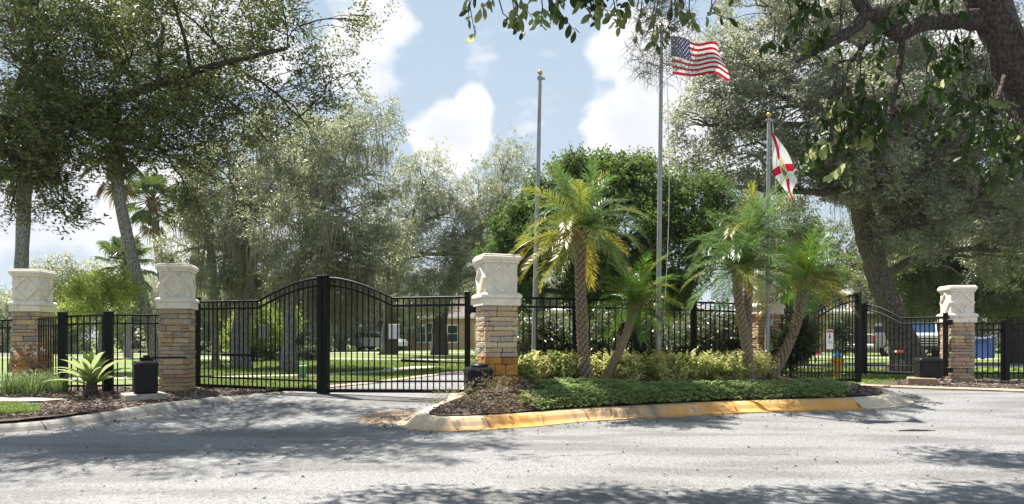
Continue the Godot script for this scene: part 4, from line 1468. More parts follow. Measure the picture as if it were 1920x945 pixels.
	for f in far:
		var x: float = f[0]
		var d: float = f[1]
		var tall: float = f[2]
		var r: float = f[3]
		var bl := []
		for k in 9:
			var a := k * 2.4 + x
			var rad2 := r * rr(0.45, 0.68)
			bl.append([x + cos(a) * r * 0.5, tall - rad2 * 0.8 - (tall - 0.9 - rad2 * 0.8) * (k / 8.0), -d + sin(a) * r * 0.4, rad2, rad2 * 0.85, rad2, int(46.0 * rad2 * rad2)])
		tree("background_tree", f[4], "tree", "trees beyond the lawns", [Vector3(x, 0.0, -d), Vector3(x + 0.1, tall * 0.3, -d), Vector3(x, tall * 0.7, -d)], [0.35, 0.25, 0.1], bl, K.far, M.leaf, M.bark_dark, olive, {"size": [0.7, 1.15], "twigs": 4, "fork": 0.2})
	# shrubs behind the middle fence
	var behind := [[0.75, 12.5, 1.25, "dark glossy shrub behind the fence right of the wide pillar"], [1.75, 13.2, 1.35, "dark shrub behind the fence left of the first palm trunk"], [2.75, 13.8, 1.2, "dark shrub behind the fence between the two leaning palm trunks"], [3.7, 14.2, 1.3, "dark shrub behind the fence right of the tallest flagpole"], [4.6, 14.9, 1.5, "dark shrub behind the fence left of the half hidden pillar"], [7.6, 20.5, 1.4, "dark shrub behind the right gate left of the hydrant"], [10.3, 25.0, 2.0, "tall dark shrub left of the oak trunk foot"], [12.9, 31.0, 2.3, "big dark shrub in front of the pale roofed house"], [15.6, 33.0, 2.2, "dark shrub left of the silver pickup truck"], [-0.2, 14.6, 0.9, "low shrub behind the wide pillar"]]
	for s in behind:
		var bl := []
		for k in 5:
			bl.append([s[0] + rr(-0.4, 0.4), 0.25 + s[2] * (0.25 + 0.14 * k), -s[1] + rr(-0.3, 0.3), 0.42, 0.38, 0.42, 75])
		tree("evergreen_shrub", s[3], "shrub", "dark shrubs behind the fence", [Vector3(s[0], 0.1, -s[1]), Vector3(s[0], 0.6, -s[1]), Vector3(s[0] + 0.1, s[2], -s[1])], [0.04, 0.035, 0.02], bl, K.shrub, M.leaf, M.bark_dark, [[0.07, 0.10, 0.038], [0.16, 0.19, 0.08]], {"gaps": -0.25, "fork": 0.1, "twigs": 6})  # leaf tone darkened to carry the shade under the trees
	# clipped hedges on the far lawn
	for s in [[-10.2, 29.0, 1.5, "left clipped dark hedge on the lawn behind the left gate leaf"], [-8.75, 29.6, 1.3, "right clipped dark hedge on the lawn beside the straight grey trunk"]]:
		var pts := []
		var tints := PackedColorArray()
		var o := thing("clipped_hedge", s[3], "hedge", Vector3(s[0], 0.18, -s[1]), 0.0, "clipped hedges on the lawn")
		var stem := B.new()
		for k in 4:
			stem.tube([Vector3(-0.5 + k * 0.33, -0.05, 0), Vector3(-0.5 + k * 0.33, 0.35, 0)], [0.02, 0.015], 5)
		part("stems", stem.mesh(), M.bark_dark, o)
		for k in 420:
			var q := Vector3(rr(-0.5, 0.5) * s[2], rr(0.05, 0.62), rr(-0.4, 0.4))
			pts.append(Transform3D(leaf_turn(0.5, 0.8), o.position + q))
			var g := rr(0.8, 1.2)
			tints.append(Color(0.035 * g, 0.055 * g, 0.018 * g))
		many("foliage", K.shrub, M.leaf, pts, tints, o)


# ---------------------------------------------------------------- the limb that frames the top of the picture

func build_foreground_limb() -> void:
	var base := Vector3(5.2, -0.03, -4.2)
	var o := thing("live_oak", "near dark oak limb with large leaves framing the upper right corner", "oak tree", base)
	var tone := [[0.025, 0.05, 0.009], [0.055, 0.10, 0.018]]
	var lines := [
		[[Vector3(5.2, -0.05, -4.2), Vector3(4.9, 1.0, -4.5), Vector3(4.2, 1.9, -4.85), Vector3(3.83, 2.75, -5.0), Vector3(3.5, 3.4, -5.0), Vector3(3.2, 4.2, -5.0), Vector3(2.7, 5.6, -5.2), Vector3(2.3, 6.6, -5.6)], [0.34, 0.27, 0.2, 0.15, 0.135, 0.12, 0.09, 0.05]],
		[[Vector3(3.42, 3.45, -5.0), Vector3(3.1, 3.42, -4.95), Vector3(2.86, 3.36, -4.9), Vector3(2.74, 3.29, -4.9), Vector3(2.64, 3.36, -4.85), Vector3(2.48, 3.40, -4.8), Vector3(2.38, 3.31, -4.8), Vector3(2.2, 3.18, -4.75), Vector3(1.93, 3.03, -4.7)], [0.075, 0.055, 0.055, 0.05, 0.055, 0.05, 0.042, 0.03, 0.012]],
		[[Vector3(2.46, 3.40, -4.8), Vector3(2.36, 3.55, -4.8), Vector3(2.2, 3.72, -4.8), Vector3(1.4, 3.75, -4.7), Vector3(0.6, 3.6, -4.6), Vector3(-0.3, 3.58, -4.6), Vector3(-1.3, 3.75, -4.8)], [0.045, 0.04, 0.035, 0.025, 0.02, 0.014, 0.008]],
		[[Vector3(2.76, 3.28, -4.9), Vector3(2.72, 3.0, -4.88), Vector3(2.65, 2.75, -4.85), Vector3(2.58, 2.5, -4.8), Vector3(2.56, 2.3, -4.8)], [0.022, 0.019, 0.017, 0.012, 0.006]],
		[[Vector3(3.6, 3.2, -5.0), Vector3(3.45, 2.9, -4.9), Vector3(3.3, 2.65, -4.8), Vector3(3.2, 2.45, -4.7)], [0.02, 0.015, 0.01, 0.005]],
	]
	for i in lines.size():
		var b := B.new()
		var line := through(lines[i][0], 5)
		var rad := []
		for k in line.size():
			var t: float = float(k) / (line.size() - 1) * (lines[i][1].size() - 1)
			var j := mini(int(t), lines[i][1].size() - 2)
			rad.append(lerpf(lines[i][1][j], lines[i][1][j + 1], t - j) * (1.0 + 0.14 * fine_noise.get_noise_3dv(line[k] * 6.0)))
		b.tube(line, rad, 12)
		for k in b.v.size():
			var q := b.v[k]
			b.v[k] = q + (q - line[mini(k / 12, line.size() - 1)]) * 0.3 * fine_noise.get_noise_3dv(q * 7.0)
		loose("trunk" if i == 0 else "limb", b.mesh(true), M.bark_dark, o)
	# sprays: where the twig starts, where it points, how long, how many leaves
	var sprays := []
	for q in [[-0.02, 3.60, 4.6, 7], [0.12, 3.48, 4.6, 9], [0.2, 3.42, 4.55, 9], [-0.12, 3.52, 4.6, 7], [0.32, 3.52, 4.6, 8], [0.45, 3.48, 4.6, 9], [0.56, 3.50, 4.6, 9], [0.68, 3.46, 4.6, 8], [0.8, 3.55, 4.6, 7], [0.98, 3.52, 4.65, 7], [1.1, 3.5, 4.7, 8], [1.2, 3.48, 4.7, 7], [0.02, 3.55, 4.6, 6], [0.88, 3.5, 4.7, 6], [1.38, 3.53, 4.7, 4], [-0.3, 3.58, 4.7, 5], [0.26, 3.5, 4.7, 7], [0.62, 3.54, 4.5, 6]]:
		sprays.append([Vector3(q[0], q[1] - 0.09, -q[2]), Vector3(rr(-0.8, 0.5), -0.75, rr(-0.4, 0.6)), rr(0.18, 0.28), q[3]])
	for q in [[2.0, 3.38, 4.7, 7], [1.95, 3.15, 4.7, 7], [2.1, 3.25, 4.7, 8], [2.25, 3.2, 4.75, 6], [2.15, 2.75, 4.8, 9], [2.3, 2.7, 4.8, 9], [2.42, 2.62, 4.8, 9], [2.1, 2.55, 4.75, 9], [2.25, 2.5, 4.75, 9], [2.5, 2.55, 4.8, 8], [2.62, 2.6, 4.85, 7], [2.05, 2.42, 4.7, 7], [2.4, 2.36, 4.8, 8], [2.75, 3.1, 4.9, 7], [2.95, 3.05, 4.9, 8], [3.1, 3.15, 4.9, 8], [3.2, 3.0, 4.9, 7], [3.3, 2.75, 4.8, 9], [3.42, 2.65, 4.8, 9], [3.25, 2.5, 4.75, 9], [3.5, 2.5, 4.8, 8], [3.05, 2.7, 4.8, 8], [2.9, 2.85, 4.85, 7], [3.58, 2.3, 4.8, 7], [3.4, 2.3, 4.8, 6], [2.6, 3.3, 4.8, 6], [2.75, 3.45, 4.9, 6], [3.0, 3.45, 4.9, 6], [3.6, 3.0, 5.3, 6], [3.75, 2.75, 5.2, 7]]:
		sprays.append([Vector3(q[0] + (0.13 if q[0] < 2.3 and q[1] < 2.9 else 0.0), q[1] + 0.08, -q[2]), Vector3(rr(-1, 1), -0.6, rr(-0.8, 0.8)), rr(0.16, 0.3), q[3]])
	for s in sprays.duplicate():
		for k in 1 if s[0].x < 1.5 else 3:
			sprays.append([s[0] + Vector3(rr(-0.13, 0.13), rr(-0.02, 0.14), rr(-0.25, 0.1)), Vector3(rr(-1, 1), -0.55, rr(-0.8, 0.8)), s[2], s[3]])
	var tw := B.new()
	var hues := []
	for k in 5:
		var m := StandardMaterial3D.new()
		var u := k / 4.0
		m.albedo_color = lin(lerpf(tone[0][0], tone[1][0], u), lerpf(tone[0][1], tone[1][1], u), lerpf(tone[0][2], tone[1][2], u))
		m.roughness = 0.5
		m.metallic_specular = 0.3
		m.backlight_enabled = true
		m.backlight = lin(0.6, 0.65, 0.3)
		hues.append(m)
	var made := 0
	var rest := []
	var rest_tint := PackedColorArray()
	for s in sprays:
		var dir: Vector3 = s[1].normalized()
		var a: Vector3 = s[0]
		var e: Vector3 = a + dir * s[2]
		var top := a + Vector3(rr(-0.05, 0.05), 0.16, rr(-0.05, 0.05))
		tw.tube([top, a, a.lerp(e, 0.5), e], [0.005, 0.004, 0.003, 0.0015], 4)
		for k in s[3]:
			var t: float = (k + 0.6) / s[3]
			var at: Vector3 = a.lerp(e, t)
			var yaw := rr(0, TAU)
			var pitch := rr(-1.2, -0.1)
			var b := Basis(Vector3.UP, yaw) * Basis(Vector3(0, 0, 1), pitch) * Basis(Vector3(1, 0, 0), rr(-0.9, 0.9)) * Basis.from_scale(Vector3.ONE * rr(0.7, 1.15))
			if made < 290:
				part("leaf", K.leafs[rng.randi() % 3], hues[rng.randi() % 5], o, Transform3D(b, at - base))
				made += 1
			else:
				rest.append(Transform3D(b, at))
				rest_tint.append(Color(0.035, 0.068, 0.012))
	loose("twigs", tw.mesh(), M.bark_dark, o).set_meta("kind", "stuff")
	# the rest of its crown, above the top of the picture: it shades the road
	for blob in [[-1.25, 5.30, -5.00, 0.90, 0.50, 0.70, 330], [0.05, 5.20, -5.00, 1.00, 0.50, 0.70, 360], [1.35, 5.30, -5.10, 1.00, 0.50, 0.70, 330], [-2.65, 6.00, -6.80, 0.90, 0.60, 0.70, 260], [-1.35, 5.90, -6.90, 0.90, 0.55, 0.60, 280], [0.05, 5.90, -6.90, 0.90, 0.55, 0.60, 280], [1.45, 6.00, -7.00, 1.00, 0.60, 0.70, 300], [2.25, 7.00, -9.20, 0.90, 0.60, 0.70, 260], [3.35, 6.90, -8.80, 1.00, 0.70, 0.80, 300], [4.15, 6.50, -7.70, 1.00, 0.80, 0.90, 280], [2.95, 6.00, -4.90, 1.00, 0.80, 1.00, 300], [-2.05, 6.00, -3.10, 1.30, 0.80, 1.30, 350], [0.35, 6.00, -2.90, 1.40, 0.80, 1.30, 400], [2.75, 6.00, -2.70, 1.40, 0.80, 1.30, 400], [1.80, 3.95, -4.90, 0.50, 0.20, 0.40, 60], [0.30, 3.92, -4.70, 0.70, 0.17, 0.35, 90]]:
		for q in scatter_blob(blob, -0.1, 0.8):
			for k in 7:
				var dq := unit() * 0.14
				rest.append(Transform3D(Basis(Vector3.UP, rr(0, TAU)) * Basis(Vector3(0, 0, 1), rr(-1.1, 0.3)) * Basis(Vector3(1, 0, 0), rr(-0.7, 0.7)), q + dq))
				var g := rr(0.7, 1.3)
				rest_tint.append(Color(0.05 * g, 0.09 * g, 0.018 * g))
	many("crown", K.leafs[1], M.leaf_near, rest, rest_tint, o)
	var up := B.new()
	for e in [Vector3(-3.0, 6.0, -6.2), Vector3(-0.6, 5.3, -4.5), Vector3(-0.4, 5.9, -6.4), Vector3(1.0, 6.0, -6.4), Vector3(1.8, 7.0, -8.6), Vector3(3.5, 6.6, -7.3), Vector3(-1.4, 5.9, -3.6), Vector3(0.9, 5.9, -3.4), Vector3(3.2, 5.9, -3.2)]:
		limb_between(Vector3(2.8, 5.3, -5.15), e, 0.06, 0.015, 0.08, up, 6)
	loose("limb", up.mesh(true), M.bark_dark, o)
	# dark wispy moss that hangs in front of the big flag
	var mo := []
	var mt := PackedColorArray()
	for k in 60:
		var t := rng.randf()
		mo.append(Transform3D(Basis(Vector3.UP, rr(0, TAU)) * Basis.from_scale(Vector3.ONE * rr(0.7, 1.2)), Vector3(1.02 + rr(-0.15, 0.15), 3.5 - t * 0.52, -4.7 + rr(-0.1, 0.1))))
		mt.append(Color(0.26, 0.255, 0.19))
	many("hanging_moss", K.wisp, M.moss, mo, mt, o)


# ---------------------------------------------------------------- cabbage palms on the left

func build_sabal_palms() -> void:
	var fans := []
	for e in [1.2, 0.7, 0.25, -0.25, -0.8]:
		fans.append(fan_mesh(e, 0.72, 0.66, Color(0.10, 0.14, 0.045)))
	var dead := fan_mesh(-1.1, 0.65, 0.6, Color(0.26, 0.19, 0.10))
	var list := [
		[[Vector3(-14.3, 0.1, -20.0), Vector3(-14.22, 2.0, -20.0), Vector3(-14.15, 3.3, -20.0), Vector3(-14.0, 6.6, -20.0)], 0.175, 1.0, 20, "tall straight cabbage palm trunk at the left edge behind the first pillar"],
		[[Vector3(-10.7, 0.1, -21.0), Vector3(-11.07, 1.9, -21.0), Vector3(-11.55, 3.8, -21.0), Vector3(-11.95, 5.75, -21.0), Vector3(-12.0, 6.9, -21.0)], 0.17, 1.0, 22, "slanting cabbage palm with brown leaf-base collar under the dark oak boughs"],
		[[Vector3(-14.0, 0.1, -28.0), Vector3(-14.1, 3.0, -28.0), Vector3(-14.35, 5.2, -28.0), Vector3(-14.5, 6.7, -28.0)], 0.15, 1.1, 26, "cabbage palm with round open head of fans and rusty brown collar"],
		[[Vector3(-13.9, 0.1, -30.0), Vector3(-13.8, 3.0, -30.0), Vector3(-13.65, 6.9, -30.0)], 0.15, 1.0, 22, "cabbage palm with shaggy brown neck right of the round-headed one"],
		[[Vector3(-10.25, 0.15, -24.0), Vector3(-10.3, 2.0, -24.0), Vector3(-10.4, 4.0, -24.0), Vector3(-10.85, 6.4, -24.0)], 0.13, 0.9, 18, "slim grey cabbage palm trunk just right of the shaded gate pillar"],
		[[Vector3(-19.4, 0.1, -35.0), Vector3(-19.4, 2.5, -35.0), Vector3(-19.5, 4.9, -35.0)], 0.17, 1.35, 24, "low cabbage palm with bright fans behind the slanting trunk"],
	]
	for s in list:
		var base: Vector3 = s[0][0]
		var o := thing("cabbage_palm", s[4], "palm tree", base, 0.0, "cabbage palms on the left lawn")
		var line := through(s[0], 6)
		var rad := []
		for i in line.size():
			rad.append(s[1] * (1.12 if i < 2 else 1.0) * (1.0 + 0.04 * sin(i * 2.3)))
		var b := B.new()
		b.tube(line, rad, 10)
		loose("trunk", b.mesh(true), M.bark_grey, o)
		var head: Vector3 = line[-1]
		var bb := B.new()
		for k in 44:
			var a := k * 2.4
			var t := k / 44.0
			var out := Vector3(cos(a), 0, sin(a))
			var at: Vector3 = head + Vector3.DOWN * (1.15 * (1.0 - t)) * 0.9 + out * s[1] * 0.85
			bb.tube([at, at + (out * 0.6 + Vector3.UP).normalized() * 0.28], [0.05, 0.018], 4)
		loose("leaf_bases", bb.mesh(), M.boots, o).set_meta("kind", "stuff")
		for k in s[3]:
			var tier := mini(4, int(5.0 * k / s[3]))
			var bs := Basis(Vector3.UP, k * 2.4 + rr(-0.2, 0.2)) * Basis.from_scale(Vector3.ONE * float(s[2]) * rr(0.85, 1.15))
			part("frond", fans[tier], M.frond, o, Transform3D(bs, head - base + Vector3.UP * 0.05))
		for k in 2:
			part("dead_frond", dead, M.frond, o, Transform3D(Basis(Vector3.UP, k * 2.1 + base.x), head - base - Vector3.UP * 0.5))


# ---------------------------------------------------------------- planting on the island

func date_palm(label: String, trunk: Array, thick: float, size: float, count: int, yellow: float, meshes: Array, bark: Material) -> void:
	var base: Vector3 = trunk[0]
	var o := thing("date_palm", label, "palm tree", base, 0.0, "feather palms on the island")
	var line := through(trunk, 10)
	var rad := []
	for i in line.size():
		var t := float(i) / (line.size() - 1)
		rad.append(thick * (1.15 - 0.25 * t + (0.35 * smoothstep(0.82, 1.0, t)) + (0.25 if i < 2 else 0.0)))
	var b := B.new()
	b.tube(line, rad, 10)
	loose("trunk", b.mesh(true), bark, o)
	# old leaf stubs all the way up
	var st := B.new()
	var n := 260
	for k in n:
		var t := (k + 0.5) / n
		var f := t * (line.size() - 1)
		var i := mini(int(f), line.size() - 2)
		var at: Vector3 = line[i].lerp(line[i + 1], f - i)
		var a := k * 2.4
		var out := Vector3(cos(a), 0, sin(a))
		var r: float = rad[i] * 0.9
		var l := 0.04 + 0.06 * smoothstep(0.75, 1.0, t)
		st.tube([at + out * r * 1.05, at + out * (r * 1.1 + l * 0.75) + Vector3.UP * l], [0.03, 0.012], 4)
	loose("leaf_stubs", st.mesh(), M.stubs, o).set_meta("kind", "stuff")
	var head: Vector3 = line[-1]
	for k in count:
		var f := float(k) / count
		var tier := mini(5, int(f * 6.0))
		var kind := 0
		var chance := rng.randf()
		if chance < yellow * (0.5 + f):
			kind = 1
		if f > 0.75 and chance < yellow * 0.9:
			kind = 2
		var bs := Basis(Vector3.UP, k * 2.39996 + rr(-0.25, 0.25)) * Basis(Vector3(1, 0, 0), rr(-0.25, 0.25)) * Basis.from_scale(Vector3.ONE * size * rr(0.82, 1.12))
		part("frond", meshes[kind][tier], M.frond, o, Transform3D(bs, head - base + Vector3.UP * rr(-0.04, 0.06)))


func build_island_plants() -> void:
	var meshes := []
	for c in [[Color(0.12, 0.21, 0.06), Color(0.36, 0.38, 0.2), 0.45], [Color(0.27, 0.30, 0.05), Color(0.6, 0.5, 0.26), 0.6], [Color(0.40, 0.33, 0.05), Color(0.62, 0.52, 0.34), 0.8]]:
		var row := []
		for e in [[1.35, 0.8], [1.08, 1.2], [0.78, 1.45], [0.42, 1.3], [0.05, 1.0], [-0.4, 0.7]]:
			row.append(frond_mesh(e[0], e[1], 1.08, 40, 0.235, c[0], c[1], c[2]))
		meshes.append(row)
	var bright := []
	for c in [[Color(0.13, 0.25, 0.03), Color(0.3, 0.34, 0.1), 0.3], [Color(0.24, 0.26, 0.03), Color(0.45, 0.38, 0.12), 0.5], [Color(0.36, 0.25, 0.03), Color(0.5, 0.33, 0.1), 0.7]]:
		var row := []
		for e in [[1.3, 0.8], [1.05, 1.15], [0.75, 1.35], [0.42, 1.3], [0.05, 1.0], [-0.4, 0.7]]:
			row.append(frond_mesh(e[0], e[1], 1.0, 40, 0.24, c[0], c[1], c[2]))
		bright.append(row)
	date_palm("tall feather palm with yellowing fronds, nearest the empty flagpole", [Vector3(1.2, 0.36, -10.9), Vector3(1.12, 0.95, -10.9), Vector3(1.09, 1.6, -10.9), Vector3(1.07, 2.25, -10.9), Vector3(1.06, 2.8, -10.9)], 0.062, 1.05, 54, 0.5, meshes, M.palm_bark)
	date_palm("small leaning feather palm between the tall palm and the tallest flagpole", [Vector3(1.47, 0.38, -11.1), Vector3(1.66, 0.8, -11.1), Vector3(1.83, 1.2, -11.1), Vector3(1.98, 1.66, -11.1)], 0.04, 0.86, 40, 0.3, bright, M.red_bark)
	date_palm("broad silvery green feather palm in front of the half hidden pillar", [Vector3(3.92, 0.38, -11.5), Vector3(3.9, 0.9, -11.5), Vector3(3.82, 1.4, -11.5), Vector3(3.74, 1.95, -11.5), Vector3(3.76, 2.3, -11.5)], 0.052, 1.02, 42, 0.15, meshes, M.palm_bark)
	date_palm("second stem of the broad feather palm carrying its higher silvery head", [Vector3(4.0, 0.38, -11.62), Vector3(3.97, 0.9, -11.65), Vector3(3.98, 1.5, -11.7), Vector3(4.02, 2.2, -11.75), Vector3(4.08, 2.85, -11.8)], 0.045, 0.98, 34, 0.15, meshes, M.palm_bark)
	date_palm("bright green feather palm leaning right beside the shortest flagpole", [Vector3(4.42, 0.36, -12.0), Vector3(4.72, 0.85, -12.05), Vector3(4.98, 1.4, -12.15), Vector3(5.2, 2.2, -12.3)], 0.066, 0.95, 40, 0.35, bright, M.red_bark)
	# yellow variegated shrubs in a row
	var row := [[0.34, -11.0, "yellow variegated shrub against the foot of the wide pillar"], [0.78, -11.05, "yellow variegated shrub under the empty flagpole"], [1.12, -11.5, "yellow variegated shrub behind the foot of the tall palm"], [1.75, -11.5, "yellow variegated shrub behind the foot of the small leaning palm"], [2.05, -11.0, "yellow variegated shrub right of the small leaning palm"], [2.5, -11.1, "yellow variegated shrub under the tallest flagpole"], [2.98, -11.3, "yellow variegated shrub in the middle of the right half of the row"], [3.45, -11.4, "yellow variegated shrub just left of the broad palm stems"], [4.2, -12.05, "yellow variegated shrub against the half hidden pillar"]]
	for s in row:
		var y := 0.42
		var o := thing("variegated_shrub", s[2], "shrub", Vector3(s[0], y, s[1]), 0.0, "yellow shrubs along the island fence")
		var stem := B.new()
		for k in 7:
			stem.tube([Vector3(rr(-0.05, 0.05), -0.06, rr(-0.05, 0.05)), Vector3(rr(-0.24, 0.24), 0.26, rr(-0.2, 0.2))], [0.009, 0.005], 4)
		part("stems", stem.mesh(), M.bark_dark, o)
		var pts := []
		var tints := PackedColorArray()
		for k in 74:
			var u := unit()
			var q := u.normalized() * pow(u.length(), 0.5)
			pts.append(Transform3D(leaf_turn(0.65, 1.05), Vector3(s[0], y + 0.22, s[1]) + q * Vector3(0.34, 0.21, 0.27)))
			var g := rr(0.75, 1.25)
			if rng.randf() < 0.3:
				tints.append(Color(0.18 * g, 0.25 * g, 0.05 * g))
			else:
				tints.append(Color(0.66 * g, 0.65 * g, 0.30 * g))
		many("foliage", K.hedge, M.leaf_soft, pts, tints, o)
	# low grey-green ground cover
	var pts := []
	var tints := PackedColorArray()
	while pts.size() < 5200:
		var x := rr(-0.2, 5.75)
		var z := -rr(8.6, 12.4)
		var q := Vector2(x, z)
		if not Geometry2D.is_point_in_polygon(q, island):
			continue
		var e := edge_distance(island, q)
		# the bed follows the front kerb, about 1.3 m deep, frayed at both ends
		var back := -10.45 - 0.16 * maxf(x - 0.8, 0.0) + 0.1 * stain_noise.get_noise_2d(x * 3.0, 0.0)
		var lo := 0.15 + 0.4 * stain_noise.get_noise_2d(z * 2.0, 4.0) + (z + 9.3) * -0.35
		if e < 0.33 or z < back or x < lo or x > 5.15 + 0.3 * stain_noise.get_noise_2d(z * 2.0, 1.0):
			continue
		var rise := 0.02 + 0.07 * smoothstep(0.29, 0.42, e) + 0.05 * stain_noise.get_noise_2d(x * 4.0, z * 4.0)
		pts.append(Transform3D(Basis.from_scale(Vector3(1, 0.6, 1)) * Basis(Vector3.UP, rr(0, TAU)) * Basis.from_scale(Vector3.ONE * rr(0.8, 1.25)), Vector3(x, island_h(x, z) + rise * rr(0.75, 1.05), z)))
		var g := rr(0.75, 1.25)
		var pale := rng.randf()
		tints.append(Color(lerpf(0.22, 0.50, pale) * g, lerpf(0.33, 0.60, pale) * g, lerpf(0.11, 0.29, pale) * g))
	var gc := many("ground_cover", K.jasmine, M.leaf_soft, pts, tints, self)
	tag(gc, "low grey-green creeping ground cover behind the orange kerb", "ground cover", "", "stuff")
	# dry wispy plants at the tip
	for s in [[-0.95, -9.75, 0.9, "wispy dry plant nearest the tip of the island"], [-0.62, -9.4, 1.0, "wispy dry plant left of the short black pipe"], [-0.35, -9.75, 1.05, "wispy dry plant in front of the opener box of the big gate"], [-0.2, -9.25, 0.95, "brownish dry plant behind the first kerb joint"], [0.12, -9.5, 1.1, "browner dry plant at the left end of the ground cover"], [0.0, -9.95, 1.1, "dry plant at the foot of the wide pillar"], [-0.5, -10.1, 0.9, "pale flowering plant right under the opener box"]]:
		var at := Vector3(s[0], island_h(s[0], s[1]), s[1])
		var o := thing("dry_plant", s[3], "plant", at, 0.0, "dry plants at the island tip")
		part("stalks", K.straw, M.chip, o, Transform3D(Basis(Vector3.UP, s[0] * 9.0) * Basis.from_scale(Vector3.ONE * float(s[2]) * 0.75), Vector3.ZERO)).material_override = straw_mat()
		var pp := []
		var tt := PackedColorArray()
		for k in 26:
			pp.append(Transform3D(leaf_turn(0.6, 1.0), at + Vector3(rr(-0.2, 0.2), rr(0.03, 0.22), rr(-0.18, 0.18)) * float(s[2])))
			var g := rr(0.75, 1.25)
			var c := Color(0.22, 0.20, 0.10) if s[0] < -0.3 else Color(0.26, 0.18, 0.11)
			if rng.randf() < 0.2:
				c = Color(0.45, 0.4, 0.3)
			tt.append(Color(c.r * g, c.g * g, c.b * g))
		many("foliage", K.dry, M.leaf_soft, pp, tt, o)
	# grey-green shrublet on the right tip
	var at := Vector3(5.35, island_h(5.35, -11.75), -11.75)
	var o := thing("rosemary_bush", "small spiky grey-green bush on the mulch at the right end of the island", "shrub", at)
	part("stalks", K.straw, straw_mat(), o, Transform3D(Basis.from_scale(Vector3.ONE * 0.9), Vector3.ZERO))
	var pp := []
	var tt := PackedColorArray()
	for k in 40:
		pp.append(Transform3D(leaf_turn(0.6, 1.0), at + Vector3(rr(-0.2, 0.2), rr(0.03, 0.3), rr(-0.18, 0.18))))
		var g := rr(0.75, 1.25)
		tt.append(Color(0.09 * g, 0.12 * g, 0.06 * g))
	many("foliage", K.dry, M.leaf, pp, tt, o)
	# vine bush on the leaning palm's foot
	tree("climbing_bush", "leafy dark bush at the foot of the bright green leaning palm", "shrub", "", [Vector3(4.95, 0.3, -12.3), Vector3(4.95, 0.6, -12.3), Vector3(4.95, 0.9, -12.3)], [0.02, 0.02, 0.01], [[4.9, 0.95, -12.3, 0.28, 0.3, 0.25, 60], [5.1, 1.15, -12.35, 0.25, 0.25, 0.2, 45]], K.hedge, M.leaf, M.bark_dark, [[0.04, 0.06, 0.02], [0.08, 0.11, 0.04]], {"fork": 0.1, "gaps": -0.3, "twigs": 4})


func straw_mat() -> StandardMaterial3D:
	if not M.has("straw"):
		var m := leafy(0.8, 0.4, 0.2)
		m.albedo_color = lin(0.30, 0.24, 0.12)
		M.straw = m
		var g := leafy(0.5, 0.55, 0.4)
		g.albedo_color = lin(0.22, 0.31, 0.11)
		M.liriope = g
	return M.straw


func strap_leaf(b: B, long: float, wide: float, lift: float, sag: float) -> void:
	var prev := []
	var el := lift
	var pos := Vector3.ZERO
	var n := 9
	for i in n + 1:
		var t := float(i) / n
		var w := wide * 0.5 * (0.35 + 0.65 * sin(PI * clampf(t * 0.8 + 0.15, 0, 1))) * (1.0 - pow(t, 6.0))
		var up := Vector3(-sin(el), cos(el), 0)
		var row := [b.p(pos + Vector3(0, 0, -w) + up * w * 0.5), b.p(pos), b.p(pos + Vector3(0, 0, w) + up * w * 0.5)]
		if i > 0:
			b.q(prev[0], prev[1], row[1], row[0])
			b.q(prev[1], prev[2], row[2], row[1])
		prev = row
		pos += Vector3(cos(el), sin(el), 0) * long / n
		el -= sag / n * (0.5 + t)


